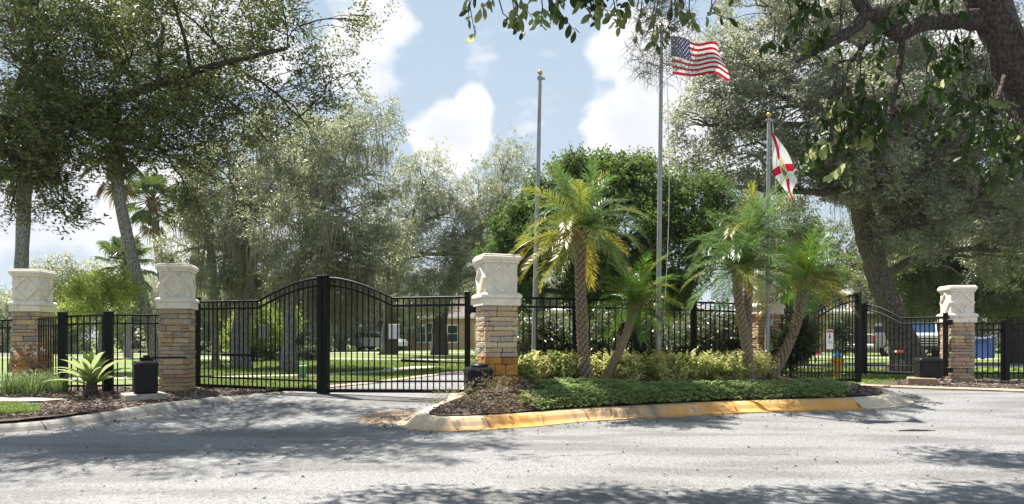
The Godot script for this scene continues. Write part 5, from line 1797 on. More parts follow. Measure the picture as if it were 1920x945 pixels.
func build_verge_plants() -> void:
	straw_mat()
	# the strap-leaved plant
	var at := Vector3(-6.92, 0.15, -11.4)
	var o := thing("crinum_lily", "big plant with long arching strap leaves beside the left opener box", "plant", at)
	var tb := B.new()
	tb.tube([Vector3(0, -0.05, 0), Vector3(0, 0.12, 0), Vector3(0.01, 0.28, 0)], [0.13, 0.11, 0.07], 10)
	part("stem", tb.mesh(true), M.bark_dark, o)
	var shades := []
	for c in [[0.026, 0.06, 0.009], [0.036, 0.075, 0.011], [0.05, 0.092, 0.015]]:
		var m := flat(c[0], c[1], c[2], 0.75)
		m.metallic_specular = 0.12
		m.backlight_enabled = true
		m.backlight = lin(0.4, 0.45, 0.2)
		shades.append(m)
	for k in 28:
		var f := k / 28.0
		var b := B.new()
		strap_leaf(b, rr(0.6, 0.86), rr(0.085, 0.115), lerpf(1.45, 0.35, f) + rr(-0.1, 0.1), rr(0.8, 1.5))
		part("leaf", b.mesh(true), shades[rng.randi() % 3], o, Transform3D(Basis(Vector3.UP, k * 2.4 + rr(-0.3, 0.3)), Vector3(0, 0.22, 0)))
	# grass-like clumps at the left edge
	for s in [[-8.4, -11.65, "arching grass-like clump at the very left edge of the picture"], [-8.05, -11.6, "arching grass-like clump in front of the first pillar"], [-7.72, -11.75, "arching grass-like clump left of the first thick fence post"], [-8.3, -12.05, "arching grass-like clump right against the first pillar"]]:
		var c := thing("grass_clump", s[2], "plant", Vector3(s[0], 0.13, s[1]), s[0] * 7.0, "grass-like clumps by the first pillar")
		part("blades", K.liriope, M.liriope, c)
		part("blades", K.liriope, M.liriope, c, Transform3D(Basis(Vector3.UP, 1.0) * Basis.from_scale(Vector3(1.1, 0.9, 1.1)), Vector3(0.06, 0, 0.05)))
	tree("pale_leaved_bush", "small bush with pale pinkish leaves in front of the first pillar", "shrub", "", [Vector3(-8.55, 0.12, -12.3), Vector3(-8.55, 0.4, -12.3), Vector3(-8.5, 0.8, -12.3)], [0.015, 0.012, 0.006], [[-8.55, 0.62, -12.3, 0.28, 0.2, 0.2, 11], [-8.5, 0.88, -12.3, 0.24, 0.22, 0.18, 10]], K.camphor, M.leaf_soft, M.bark_dark, [[0.28, 0.2, 0.17], [0.5, 0.4, 0.36]], {"gaps": -0.6, "fork": 0.1, "size": [0.3, 0.5]})
	# lawns: blades where they can be told from the ground
	var pts := []
	var tints := PackedColorArray()
	for k in 26000:
		var near := k < 17000
		var d := rr(12.9, 19.0) if near else rr(19.0, 30.0)
		var x := rr(-0.52, -0.03) * d
		if k % 6 == 0:
			x = rr(0.36, 0.74) * d
			d = rr(14.6, 24.0)
		if edge_hit(x, -d):
			continue
		pts.append(Transform3D(Basis(Vector3.UP, rr(0, TAU)) * Basis.from_scale(Vector3(1.3, rr(0.7, 1.3), 1.3) * (1.0 if near else 1.4)), Vector3(x, lawn_h(x, -d), -d)))
		tints.append(grass_tint())
	var lawn := many("lawn_grass", K.grass, M.leaf_low, pts, tints, self)
	tag(lawn, "sunlit mown lawn behind the gates", "grass", "", "stuff")
	pts = []
	tints = PackedColorArray()
	var patch := flat_pts([[-9.0, -7.97], [-6.75, -8.75], [-6.45, -9.35], [-6.75, -10.0], [-7.4, -10.5], [-9.0, -10.4]])
	var strip := flat_pts([[-5.7, -12.75], [-4.6, -12.45], [-4.15, -12.2], [-3.85, -12.75], [-3.75, -13.3], [-5.7, -13.3]])
	for poly in [patch, strip]:
		for k in (3800 if poly == patch else 1500):
			var q := Vector2(rr(-9.0, -6.4), rr(-10.5, -7.9)) if poly == patch else Vector2(rr(-5.7, -3.7), rr(-13.3, -12.2))
			if Geometry2D.is_point_in_polygon(q, poly):
				pts.append(Transform3D(Basis(Vector3.UP, rr(0, TAU)) * Basis.from_scale(Vector3(1.2, rr(0.7, 1.2), 1.2)), Vector3(q.x, verge_h(q.x, q.y) + 0.01, q.y)))
				tints.append(grass_tint())
	var near_grass := many("verge_grass", K.grass_near, M.leaf_low, pts, tints, self)
	tag(near_grass, "short green grass on the verge inside the left kerb", "grass", "", "stuff")


func grass_tint() -> Color:
	var g := rr(0.75, 1.25)
	var u := rng.randf()
	return Color(lerpf(0.13, 0.27, u) * g, lerpf(0.22, 0.32, u) * g, lerpf(0.03, 0.075, u) * g)


var bare_spots := []


func edge_hit(x: float, z: float) -> bool:
	if bare_spots.is_empty():
		bare_spots.append(flat_pts([[-3.6, -12.0], [-3.5, -13.6], [-3.1, -14.7], [-2.5, -16.5], [-1.6, -19.6], [-0.2, -22.6], [3, -25.2], [9, -26], [34, -26.6], [34, -23.2], [9, -22.7], [4, -21.4], [1.9, -18.4], [0.3, -14.9], [-0.4, -12.0]]))
		bare_spots.append(flat_pts([[-16, -15.5], [-8, -16.3], [-5.0, -17.8], [-3.2, -20.0], [-2.2, -24], [-3.5, -24.2], [-4.2, -20.4], [-5.6, -18.8], [-8.2, -17.4], [-16, -16.7]]))
		bare_spots.append(flat_pts([[-7.4, -20.2], [-6.2, -20.0], [-5.7, -20.5], [-6.4, -21.2], [-7.6, -21.0]]))
		bare_spots.append(flat_pts([[-11.0, -22.6], [-8.0, -22.2], [-7.7, -23.2], [-9.2, -23.9], [-11.2, -23.8]]))
	for poly in bare_spots:
		if Geometry2D.is_point_in_polygon(Vector2(x, z), poly):
			return true
	return false


# ---------------------------------------------------------------- flagpoles and flags

func pole(label: String, foot: Vector3, top: Vector3, r: float, rope: bool, rusty: bool) -> Node3D:
	var o := thing("flagpole", label, "flagpole", foot, 0.0, "flagpoles on the island")
	var d := top - foot
	var b := B.new()
	var pts := []
	var rad := []
	for i in 9:
		pts.append(d * (i / 8.0))
		rad.append(lerpf(r, r * 0.62, pow(i / 8.0, 1.4)))
	b.tube(pts, rad, 14)
	part("shaft", b.mesh(true), M.alu, o)
	var f := B.new()
	f.tube([Vector3(0, -0.05, 0), d * (0.55 / d.length()), d * (0.56 / d.length())], [r * 1.06, r * 1.05, r * 1.0], 14)
	part("foot", f.mesh(true), M.rust_pole if rusty else M.alu, o)
	var tr := B.new()
	tr.lathe(d, [[r * 0.7, -0.02], [r * 1.1, 0.0], [r * 1.1, 0.03], [0.012, 0.04], [0.012, 0.07]], 12)
	tr.cbox(d + Vector3(0.05, -0.0, 0), Vector3(0.07, 0.03, 0.03), 0.006)
	part("truck_cap", tr.mesh(), M.alu, o)
	var ball := B.new()
	var rings := []
	for i in 9:
		var a := PI * i / 8.0
		rings.append([maxf(0.042 * sin(a), 0.001), 0.042 - 0.042 * cos(a)])
	ball.lathe(d + Vector3(0, 0.06, 0), rings, 14)
	part("ball_finial", ball.mesh(true), M.gold, o)
	if rope:
		var h := B.new()
		var line := []
		var rr2 := []
		for i in 12:
			var t := i / 11.0
			line.append(Vector3(0.09 + 0.05 * sin(t * PI), 1.05, 0.02).lerp(d + Vector3(0.07, -0.02, 0), t) + Vector3(0.05 * sin(t * PI), 0, 0))
			rr2.append(0.006)
		h.tube(line, rr2, 5)
		part("halyard", h.mesh(true), M.rope, o)
		var cl := B.new()
		cl.cbox(Vector3(r + 0.02, 1.05, 0.02), Vector3(0.05, 0.12, 0.03), 0.008)
		part("cleat", cl.mesh(), M.alu, o)
	return o


func stripes_picture() -> ImageTexture:
	var w := 760
	var h := 400
	var im := Image.create(w, h, false, Image.FORMAT_RGB8)
	var red := Color8(178, 30, 52)
	var blue := Color8(48, 50, 104)
	for s in 13:
		var y0 := int(round(s * h / 13.0))
		var y1 := int(round((s + 1) * h / 13.0))
		im.fill_rect(Rect2i(0, y0, w, y1 - y0), red if s % 2 == 0 else Color8(238, 236, 232))
	var ch := int(round(7.0 * h / 13.0))
	var cw := int(w * 0.4)
	im.fill_rect(Rect2i(0, 0, cw, ch), blue)
	for row in 9:
		for col in (6 if row % 2 == 0 else 5):
			var cx := (col * 2 + (1 if row % 2 == 0 else 2)) * cw / 12.0
			var cy := (row + 1) * ch / 10.0
			for py in range(-14, 15):
				for px in range(-14, 15):
					var a := fposmod(atan2(px, -py) + PI / 5.0, TAU / 5.0) - PI / 5.0
					var edge := 12.5 * 0.38 / (0.38 + (1.0 - 0.38) * absf(a) / (PI / 5.0))
					if Vector2(px, py).length() < edge:
						im.set_pixel(clampi(int(cx) + px, 0, w - 1), clampi(int(cy) + py, 0, h - 1), Color8(240, 240, 240))
	return ImageTexture.create_from_image(im)


func saltire_picture() -> ImageTexture:
	var w := 480
	var h := 320
	var im := Image.create(w, h, false, Image.FORMAT_RGB8)
	for y in h:
		for x in w:
			var u := float(x) / w
			var v := float(y) / h
			var c := Color8(240, 239, 236)
			if minf(absf(u - v), absf(u + v - 1.0)) < 0.105:
				c = Color8(196, 26, 50)
			var d := Vector2(x - w * 0.5, y - h * 0.5).length() / (h * 0.5)
			if d < 0.5:
				c = Color8(214, 168, 70)
				if d < 0.47:
					c = Color8(238, 226, 190)
				if d < 0.385:
					c = Color8(205, 140, 62)
				if d < 0.365:
					# sky with sun rays, water, a green shore
					var q := Vector2(x - w * 0.5, y - h * 0.5) / (h * 0.5)
					var ray := atan2(q.y - 0.02, q.x + 0.1)
					c = Color8(236, 190, 90) if int(floor(ray * 9.0)) % 2 == 0 else Color8(244, 226, 160)
					if q.y > 0.02:
						c = Color8(92, 140, 160)
					if q.y > 0.16 + 0.1 * q.x:
						c = Color8(110, 120, 52)
					if absf(q.x - 0.14) < 0.02 and q.y < 0.15:
						c = Color8(120, 84, 44)
					if Vector2((q.x - 0.14) * 0.9, q.y + 0.2).length() < 0.1:
						c = Color8(72, 104, 44)
					if Vector2((q.x + 0.12) * 1.6, (q.y - 0.18) * 0.8).length() < 0.1:
						c = Color8(172, 66, 46)
			im.set_pixel(x, y, c)
	return ImageTexture.create_from_image(im)


func cloth(label: String, called: String, corners: Array, waves: Callable, tex: Texture2D) -> Node3D:
	# corners: hoist top, hoist foot, fly top, fly foot
	var o := thing(called, label, "flag", corners[0])
	var nx := 40
	var ny := 22
	var b := B.new()
	for j in ny + 1:
		for i in nx + 1:
			var u := float(i) / nx
			var v := float(j) / ny
			var top: Vector3 = corners[0].lerp(corners[2], u)
			var low: Vector3 = corners[1].lerp(corners[3], u)
			b.p(top.lerp(low, v) + waves.call(u, v) - o.position)
			b.uv.append(Vector2(u, v))
	for j in ny:
		for i in nx:
			var a := j * (nx + 1) + i
			b.q(a, a + nx + 1, a + nx + 2, a + 1)
	var m := StandardMaterial3D.new()
	m.albedo_texture = tex
	m.roughness = 0.75
	m.backlight_enabled = true
	m.backlight = lin(0.8, 0.8, 0.8)
	part("cloth", b.mesh(true), m, o)
	var clip := B.new()
	for q in [corners[0], corners[1]]:
		clip.tube([q - o.position, q - o.position + Vector3(-0.07, 0.02, 0)], [0.008, 0.008], 5)
	part("clips", clip.mesh(), M.alu, o)
	return o


func build_flagpoles() -> void:
	pole("bare grey flagpole with gold ball and no flag, nearest the wide pillar", Vector3(0.36, 0.4, -11.6), Vector3(0.47, 5.5, -11.6), 0.046, false, false)
	pole("tallest flagpole, rusty at the foot, flying the stars and stripes", Vector3(2.43, 0.4, -11.55), Vector3(2.49, 6.26, -11.55), 0.046, true, true)
	pole("shortest flagpole in front of the half hidden pillar, flying the red saltire", Vector3(4.47, 0.38, -12.15), Vector3(4.5, 4.97, -12.15), 0.045, true, false)
	cloth("stars and stripes flag streaming to the right from the tallest pole", "national_flag", [Vector3(2.63, 6.17, -11.5), Vector3(2.66, 5.53, -11.5), Vector3(3.42, 6.05, -11.62), Vector3(3.68, 5.5, -11.55)],
		func(u: float, v: float) -> Vector3: return Vector3(0.0, 0.025 * sin(u * 9.0 + v * 2.0) * u, 0.075 * sin(u * 8.5 + v * 2.6) * (0.25 + u) + 0.05 * sin(v * 7.0 + u * 3.0) * u), stripes_picture())
	cloth("white flag with red diagonal cross and seal hanging from the shortest pole", "state_flag", [Vector3(4.53, 4.79, -12.12), Vector3(4.56, 4.02, -12.12), Vector3(4.93, 4.12, -12.02), Vector3(4.88, 3.56, -12.05)],
		func(u: float, v: float) -> Vector3: return Vector3(0.03 * sin(v * 10.0 + u * 4.0) * u, 0.0, 0.05 * sin(v * 7.0 + u * 4.0) * (0.2 + 0.8 * u)), saltire_picture())


# ---------------------------------------------------------------- small things

func opener(at: Vector3, turn: float, size: Vector3, knob: bool, label: String) -> void:
	var o := thing("gate_opener", label, "gate opener", at, turn, "black gate opener boxes")
	var b := B.new()
	b.cbox(Vector3(0, size.y * 0.5, 0), size, 0.028)
	part("cover", b.mesh(), M.plastic, o)
	var l := B.new()
	l.cbox(Vector3(0, size.y - 0.055, 0), Vector3(size.x + 0.022, 0.03, size.z + 0.022), 0.008)
	part("cover_rim", l.mesh(), M.plastic, o)
	if knob:
		var k := B.new()
		k.lathe(Vector3(0.02, size.y, 0), [[0.13, -0.005], [0.13, 0.03], [0.11, 0.05], [0.05, 0.06]], 16)
		part("cap", k.mesh(), M.plastic, o)


func build_small_things() -> void:
	var pad := thing("concrete_pad", "concrete pad under the left opener box on the mulch", "concrete pad", Vector3(-5.93, 0.12, -11.15), deg_to_rad(38))
	var b := B.new()
	b.cbox(Vector3(0, 0.07, 0), Vector3(0.6, 0.17, 0.58), 0.012)
	part("slab", b.mesh(), M.concrete, pad)
	opener(Vector3(-5.9, 0.275, -11.15), deg_to_rad(33), Vector3(0.34, 0.52, 0.37), false, "tall black opener box on the concrete pad beside the strap-leaved plant")
	var arm := B.new()
	arm.cbox(Vector3(0.02, 0.55, 0), Vector3(0.2, 0.06, 0.1), 0.012)
	arm.lathe(Vector3(0.02, 0.56, 0), [[0.05, 0.0], [0.05, 0.05]], 12)
	arm.cbox(Vector3(0.30, 0.57, -0.02), Vector3(0.62, 0.025, 0.035), 0.006)
	var ao: Node3D = get_node("gate_opener")
	part("drive_arm", arm.mesh(), M.black, ao)
	opener(Vector3(-0.5, 0.33, -10.25), deg_to_rad(17), Vector3(0.37, 0.40, 0.34), true, "squat black opener box with round cap in front of the wide pillar")
	var pad2 := thing("concrete_pad", "concrete pad beside the slim right pillar", "concrete pad", Vector3(8.12, 0.12, -13.75), deg_to_rad(-28))
	var b2 := B.new()
	b2.cbox(Vector3(0, 0.12, 0), Vector3(0.5, 0.28, 0.5), 0.014)
	part("slab", b2.mesh(), M.dirt, pad2)
	opener(Vector3(8.28, 0.37, -13.8), deg_to_rad(-10), Vector3(0.42, 0.40, 0.36), false, "black opener box on the pad behind the slim pillar's gate leaf")
	# fire hydrant
	var hy := thing("fire_hydrant", "yellow fire hydrant with blue bonnet behind the right gate", "fire hydrant", Vector3(7.98, 0.17, -17.0))
	var yellow := flat(0.62, 0.36, 0.02, 0.4)
	var amber := flat(0.62, 0.24, 0.02, 0.4)
	var blue := flat(0.03, 0.22, 0.42, 0.4)
	var bd := B.new()
	bd.lathe(Vector3.ZERO, [[0.13, 0.0], [0.13, 0.03], [0.085, 0.04], [0.085, 0.34], [0.11, 0.35], [0.11, 0.38], [0.09, 0.39]], 16)
	part("barrel", bd.mesh(), yellow, hy)
	var hd := B.new()
	hd.lathe(Vector3.ZERO, [[0.095, 0.385], [0.1, 0.5], [0.115, 0.5], [0.115, 0.525]], 16)
	for s in [-1.0, 1.0]:
		hd.tube([Vector3(0.08 * s, 0.45, 0), Vector3(0.15 * s, 0.45, 0)], [0.04, 0.045], 10)
	hd.tube([Vector3(0, 0.44, 0.07), Vector3(0, 0.44, 0.15)], [0.055, 0.06], 10)
	part("nozzles", hd.mesh(), amber, hy)
	var bo := B.new()
	bo.lathe(Vector3.ZERO, [[0.115, 0.525], [0.105, 0.56], [0.075, 0.61], [0.03, 0.635], [0.025, 0.67], [0.02, 0.675]], 16)
	part("bonnet", bo.mesh(), blue, hy)
	# utility pedestal on the lawn
	var ut := thing("utility_pedestal", "pale green utility pedestal on the lawn behind the big gate", "utility box", Vector3(-4.98, 0.18, -16.5), 0.3)
	var ub := B.new()
	ub.cbox(Vector3(0, 0.15, 0), Vector3(0.165, 0.31, 0.13), 0.008)
	part("housing", ub.mesh(), flat(0.16, 0.30, 0.20, 0.5), ut)
	var uc := B.new()
	uc.cbox(Vector3(0, 0.315, 0), Vector3(0.185, 0.035, 0.15), 0.01)
	part("lid", uc.mesh(), flat(0.34, 0.45, 0.36, 0.5), ut)
	# black pipe stub in the dry plants
	var pipe := thing("sprinkler_riser", "short black pipe standing among the dry plants", "pipe", Vector3(-0.62, island_h(-0.62, -9.75) - 0.02, -9.75))
	var pb := B.new()
	pb.lathe(Vector3.ZERO, [[0.012, 0.0], [0.012, 0.2], [0.02, 0.21], [0.02, 0.26], [0.012, 0.27]], 8)
	part("riser", pb.mesh(), M.plastic, pipe)
	# blue bin beyond the right fence
	var bin := thing("recycling_bin", "blue wheeled bin behind the fence at the right edge", "wheelie bin", Vector3(21.8, 0.18, -32.0), 0.4)
	var bb := B.new()
	bb.prism(PackedVector2Array([Vector2(-0.26, 0.08), Vector2(0.26, 0.08), Vector2(0.32, 0.95), Vector2(-0.32, 0.95)]), 0.6)
	part("body", bb.mesh(), flat(0.015, 0.06, 0.26, 0.5), bin)
	var bl := B.new()
	bl.cbox(Vector3(0, 0.98, 0), Vector3(0.7, 0.06, 0.7), 0.02)
	part("lid", bl.mesh(), flat(0.015, 0.06, 0.26, 0.5), bin)
	for s in [-1.0, 1.0]:
		var wb := B.new()
		wb.tube([Vector3(0.27 * s - 0.03, 0.1, -0.26), Vector3(0.27 * s + 0.03, 0.1, -0.26)], [0.1, 0.1], 12)
		part("wheel", wb.mesh(), M.rubber, bin)


# ---------------------------------------------------------------- houses beyond the trees

func house(label: String, at: Vector3, size: Vector3, roof_h: float, wall: Material, roof: Material, openings: Array, turn := 0.0) -> void:
	var o := thing("house", label, "house", at, turn)
	var b := B.new()
	b.box(Vector3(0, size.y * 0.5, -size.z * 0.5), size)
	part("wall", b.mesh(), wall, o)
	var r := B.new()
	var e := 0.55
	var x := size.x * 0.5 + e
	var z0 := e
	var z1 := -size.z - e
	var inx := minf(size.x, size.z) * 0.5
	var p0 := [r.p(Vector3(-x, size.y, z0)), r.p(Vector3(x, size.y, z0)), r.p(Vector3(x, size.y, z1)), r.p(Vector3(-x, size.y, z1))]
	var ra := r.p(Vector3(-x + inx, size.y + roof_h, -size.z * 0.5))
	var rb := r.p(Vector3(x - inx, size.y + roof_h, -size.z * 0.5))
	r.q(p0[0], p0[1], rb, ra)
	r.t(p0[1], p0[2], rb)
	r.q(p0[2], p0[3], ra, rb)
	r.t(p0[3], p0[0], ra)
	r.q(p0[3], p0[2], p0[1], p0[0])
	var rf := part("roof", r.mesh(), roof, o)
	var fa := B.new()
	fa.box(Vector3(0, size.y - 0.09, z0 - 0.02), Vector3(size.x + 2 * e, 0.18, 0.04))
	part("fascia", fa.mesh(), M.white_paint, rf)
	for w in openings:
		# x, sill height, width, height, kind
		var win: Node3D
		var f := B.new()
		f.cbox(Vector3(w[0], w[1] + w[3] * 0.5, 0.02), Vector3(w[2] + 0.2, w[3] + 0.2, 0.1), 0.01)
		if w[4] == "garage":
			win = part("garage_door", f.mesh(), M.garage, o)
			for k in 4:
				var g := B.new()
				g.cbox(Vector3(w[0], w[1] + (k + 0.5) * w[3] / 4.0, 0.08), Vector3(w[2], w[3] / 4.0 - 0.03, 0.04), 0.01)
				part("panel", g.mesh(), M.garage, win)
			continue
		win = part("window", f.mesh(), M.white_paint, o)
		for k in 2:
			for j in 2:
				var g := B.new()
				g.box(Vector3(w[0] + (k - 0.5) * w[2] * 0.5, w[1] + (j + 0.5) * w[3] * 0.5, 0.075), Vector3(w[2] * 0.5 - 0.05, w[3] * 0.5 - 0.05, 0.012))
				part("pane", g.mesh(), M.glass, win)


func build_houses() -> void:
	M.garage = flat(0.48, 0.36, 0.22, 0.6)
	var tan_wall := textured(grain(0.03, [[0.2, 0.40, 0.26, 0.13], [0.8, 0.50, 0.34, 0.18]], 3, 256, false, 40), Vector3.ONE * 0.4, 0.85)
	var pale := textured(grain(0.03, [[0.2, 0.42, 0.38, 0.32], [0.8, 0.52, 0.48, 0.42]], 3, 256, false, 41), Vector3.ONE * 0.4, 0.85)
	var roof := textured(grain(0.03, [[0.2, 0.34, 0.31, 0.28], [0.8, 0.50, 0.47, 0.43]], 4, 256, false, 42), Vector3.ONE * 0.8, 0.85)
	var brown := textured(grain(0.03, [[0.2, 0.12, 0.09, 0.07], [0.8, 0.2, 0.16, 0.13]], 4, 256, false, 43), Vector3.ONE * 0.8, 0.85)
	house("tan house with white framed windows seen through the big gate", Vector3(-4.2, 0.15, -63.0), Vector3(13.0, 3.0, 9.0), 2.2, tan_wall, brown, [[-4.1, 0.7, 0.9, 1.5, "window"], [-3.0, 0.7, 1.0, 1.7, "window"], [-1.2, 0.7, 0.9, 1.5, "window"], [1.5, 0.7, 1.2, 1.5, "window"]])
	house("house with pale roof and tan garage door behind the right gate", Vector3(26.0, 0.15, -51.0), Vector3(15.0, 3.0, 10.0), 2.0, tan_wall, roof, [[1.2, 0.05, 3.6, 2.3, "garage"], [-4.5, 0.8, 1.4, 1.4, "window"], [5.6, 0.8, 1.4, 1.4, "window"]])
	house("pale house glimpsed behind the small leaning palm", Vector3(7.4, 0.15, -44.0), Vector3(9.0, 2.8, 8.0), 1.8, pale, roof, [[-1.8, 0.8, 1.3, 1.3, "window"], [1.6, 0.8, 1.3, 1.3, "window"]])


# ---------------------------------------------------------------- vehicles

func wheel_set(o: Node3D, xs: Array, half: float, r: float) -> void:
	for x in xs:
		for s in [-1.0, 1.0]:
			var t := B.new()
			t.tube([Vector3(x, r, s * half - 0.11), Vector3(x, r, s * half - 0.09), Vector3(x, r, s * half + 0.09), Vector3(x, r, s * half + 0.11)], [r * 0.9, r, r, r * 0.9], 18)
			var w := part("wheel", t.mesh(), M.rubber, o)
			var h := B.new()
			h.tube([Vector3(x, r, s * (half + 0.1)), Vector3(x, r, s * (half + 0.125))], [r * 0.62, r * 0.5], 14)
			part("rim", h.mesh(), M.chrome, w)


func vehicle(called: String, label: String, at: Vector3, turn: float, paint: Material, body: Array, cabin: Array, glass: Array, wheels: Array, category: String) -> Node3D:
	# outlines run in x (forwards) and y; the cabin is narrower than the body
	var o := thing(called, label, category, at, turn)
	var b := B.new()
	b.prism(PackedVector2Array(body), 1.82)
	part("body", b.mesh(), paint, o)
	var c := B.new()
	c.prism(PackedVector2Array(cabin), 1.56)
	part("cabin", c.mesh(), paint, o)
	for g in glass:
		for s in [-1.0, 1.0]:
			var w := B.new()
			w.prism(PackedVector2Array(g), 0.02, Basis(), Vector3(0, 0, s * 0.785))
			part("side_window", w.mesh(), M.glass, o)
	wheel_set(o, wheels, 0.80, 0.36)
	return o


func panel(o: Node3D, called: String, at: Vector3, size: Vector3, m: Material, tilt := 0.0) -> void:
	var b := B.new()
	b.cbox(Vector3.ZERO, size, minf(size.x, minf(size.y, size.z)) * 0.25)
	part(called, b.mesh(), m, o, Transform3D(Basis(Vector3(0, 0, 1), tilt), at))


func build_vehicles() -> void:
	var white := flat(0.72, 0.72, 0.72, 0.25)
	white.clearcoat_enabled = true
	var silver := flat(0.17, 0.17, 0.18, 0.3, 0.3)
	var a := vehicle("parked_car", "white estate car parked on the far street behind the big gate", Vector3(-11.2, 0.17, -58.5), deg_to_rad(-22), white,
		[Vector2(-2.25, 0.35), Vector2(2.2, 0.35), Vector2(2.25, 0.7), Vector2(2.1, 0.92), Vector2(1.1, 1.03), Vector2(-2.2, 1.08), Vector2(-2.3, 0.7)],
		[Vector2(-2.2, 1.05), Vector2(1.15, 1.0), Vector2(0.35, 1.55), Vector2(-1.7, 1.6)],
		[[Vector2(-1.95, 1.1), Vector2(-0.9, 1.08), Vector2(-0.9, 1.5), Vector2(-1.65, 1.52)], [Vector2(-0.82, 1.08), Vector2(0.85, 1.06), Vector2(0.3, 1.46), Vector2(-0.82, 1.5)]], [-1.4, 1.4], "car")
	panel(a, "windscreen", Vector3(0.79, 1.28, 0), Vector3(0.03, 0.72, 1.36), M.glass, 0.98)
	panel(a, "rear_window", Vector3(-1.97, 1.33, 0), Vector3(0.03, 0.5, 1.3), M.glass, -0.72)
	for s in [-1.0, 1.0]:
		panel(a, "tail_light", Vector3(-2.27, 0.9, s * 0.75), Vector3(0.06, 0.22, 0.22), M.tail_red)
		panel(a, "headlight", Vector3(2.17, 0.78, s * 0.7), Vector3(0.08, 0.14, 0.32), M.chrome)
	panel(a, "rear_bumper", Vector3(-2.28, 0.5, 0), Vector3(0.12, 0.22, 1.8), M.sign_grey)
	# pickup: cab in front, open bed behind
	var p := vehicle("pickup_truck", "silver grey pickup truck with open bed behind the right gate", Vector3(21.6, 0.17, -39.5), deg_to_rad(28), silver,
		[Vector2(-2.75, 0.5), Vector2(2.7, 0.45), Vector2(2.75, 0.85), Vector2(2.6, 1.12), Vector2(1.35, 1.2), Vector2(-0.5, 1.22), Vector2(-0.5, 0.8), Vector2(-2.7, 0.8)],
		[Vector2(-0.55, 1.18), Vector2(1.4, 1.18), Vector2(0.75, 1.82), Vector2(-0.4, 1.85)],
		[[Vector2(-0.35, 1.25), Vector2(1.1, 1.25), Vector2(0.68, 1.74), Vector2(-0.3, 1.76)]], [-1.75, 1.75], "pickup truck")
	for s in [-1.0, 1.0]:
		panel(p, "bed_side", Vector3(-1.62, 1.0, s * 0.87), Vector3(2.25, 0.46, 0.09), silver)
		panel(p, "tail_light", Vector3(-2.76, 1.0, s * 0.84), Vector3(0.06, 0.34, 0.15), M.tail_red)
	panel(p, "tailgate", Vector3(-2.72, 1.0, 0), Vector3(0.07, 0.46, 1.52), silver)
	panel(p, "rear_bumper", Vector3(-2.83, 0.58, 0), Vector3(0.14, 0.2, 1.8), M.chrome)
	panel(p, "rear_window", Vector3(-0.5, 1.5, 0), Vector3(0.03, 0.4, 1.3), M.glass)
	panel(p, "windscreen", Vector3(1.1, 1.5, 0), Vector3(0.03, 0.82, 1.36), M.glass, 0.8)
	# white truck nose on, with a barred grille
	var v := vehicle("parked_van", "white truck with black barred grille beside the oak trunk foot", Vector3(21.8, 0.17, -37.2), deg_to_rad(-118), white,
		[Vector2(-2.3, 0.45), Vector2(2.3, 0.42), Vector2(2.36, 1.15), Vector2(1.2, 1.3), Vector2(-2.3, 1.3)],
		[Vector2(-2.25, 1.25), Vector2(1.25, 1.25), Vector2(0.7, 1.85), Vector2(-2.2, 1.9)],
		[[Vector2(-2.0, 1.32), Vector2(0.95, 1.32), Vector2(0.6, 1.78), Vector2(-1.95, 1.8)]], [-1.5, 1.5], "truck")
	panel(v, "windscreen", Vector3(1.0, 1.57, 0), Vector3(0.04, 0.74, 1.4), flat(0.02, 0.05, 0.1, 0.12), 0.72)
	panel(v, "grille", Vector3(2.36, 0.86, 0), Vector3(0.06, 0.5, 1.5), M.ink)
	for k in 4:
		panel(v, "grille_bar", Vector3(2.40, 0.66 + k * 0.13, 0), Vector3(0.04, 0.05, 1.5), white)
	for s in [-1.0, 1.0]:
		panel(v, "headlight", Vector3(2.38, 0.9, s * 0.82), Vector3(0.06, 0.2, 0.2), M.chrome)
	panel(v, "front_bumper", Vector3(2.4, 0.5, 0), Vector3(0.14, 0.18, 1.85), M.ink)


# ---------------------------------------------------------------- mulch and litter

func mulch_place(x: float, z: float, h: float) -> Transform3D:
	return Transform3D(Basis(Vector3.UP, rr(0, TAU)) * Basis(Vector3(1, 0, 0), rr(-0.5, 0.5)) * Basis(Vector3(0, 0, 1), rr(-0.45, 0.45)) * Basis.from_scale(Vector3(rr(0.5, 1.5), rr(0.7, 1.4), rr(0.6, 1.5))), Vector3(x, h + rr(0.0, 0.025), z))


func mulch_tint() -> Color:
	var u := pow(rng.randf(), 1.6)
	var g := rr(0.8, 1.2)
	return Color(lerpf(0.075, 0.36, u) * g, lerpf(0.05, 0.30, u) * g, lerpf(0.038, 0.26, u) * g)


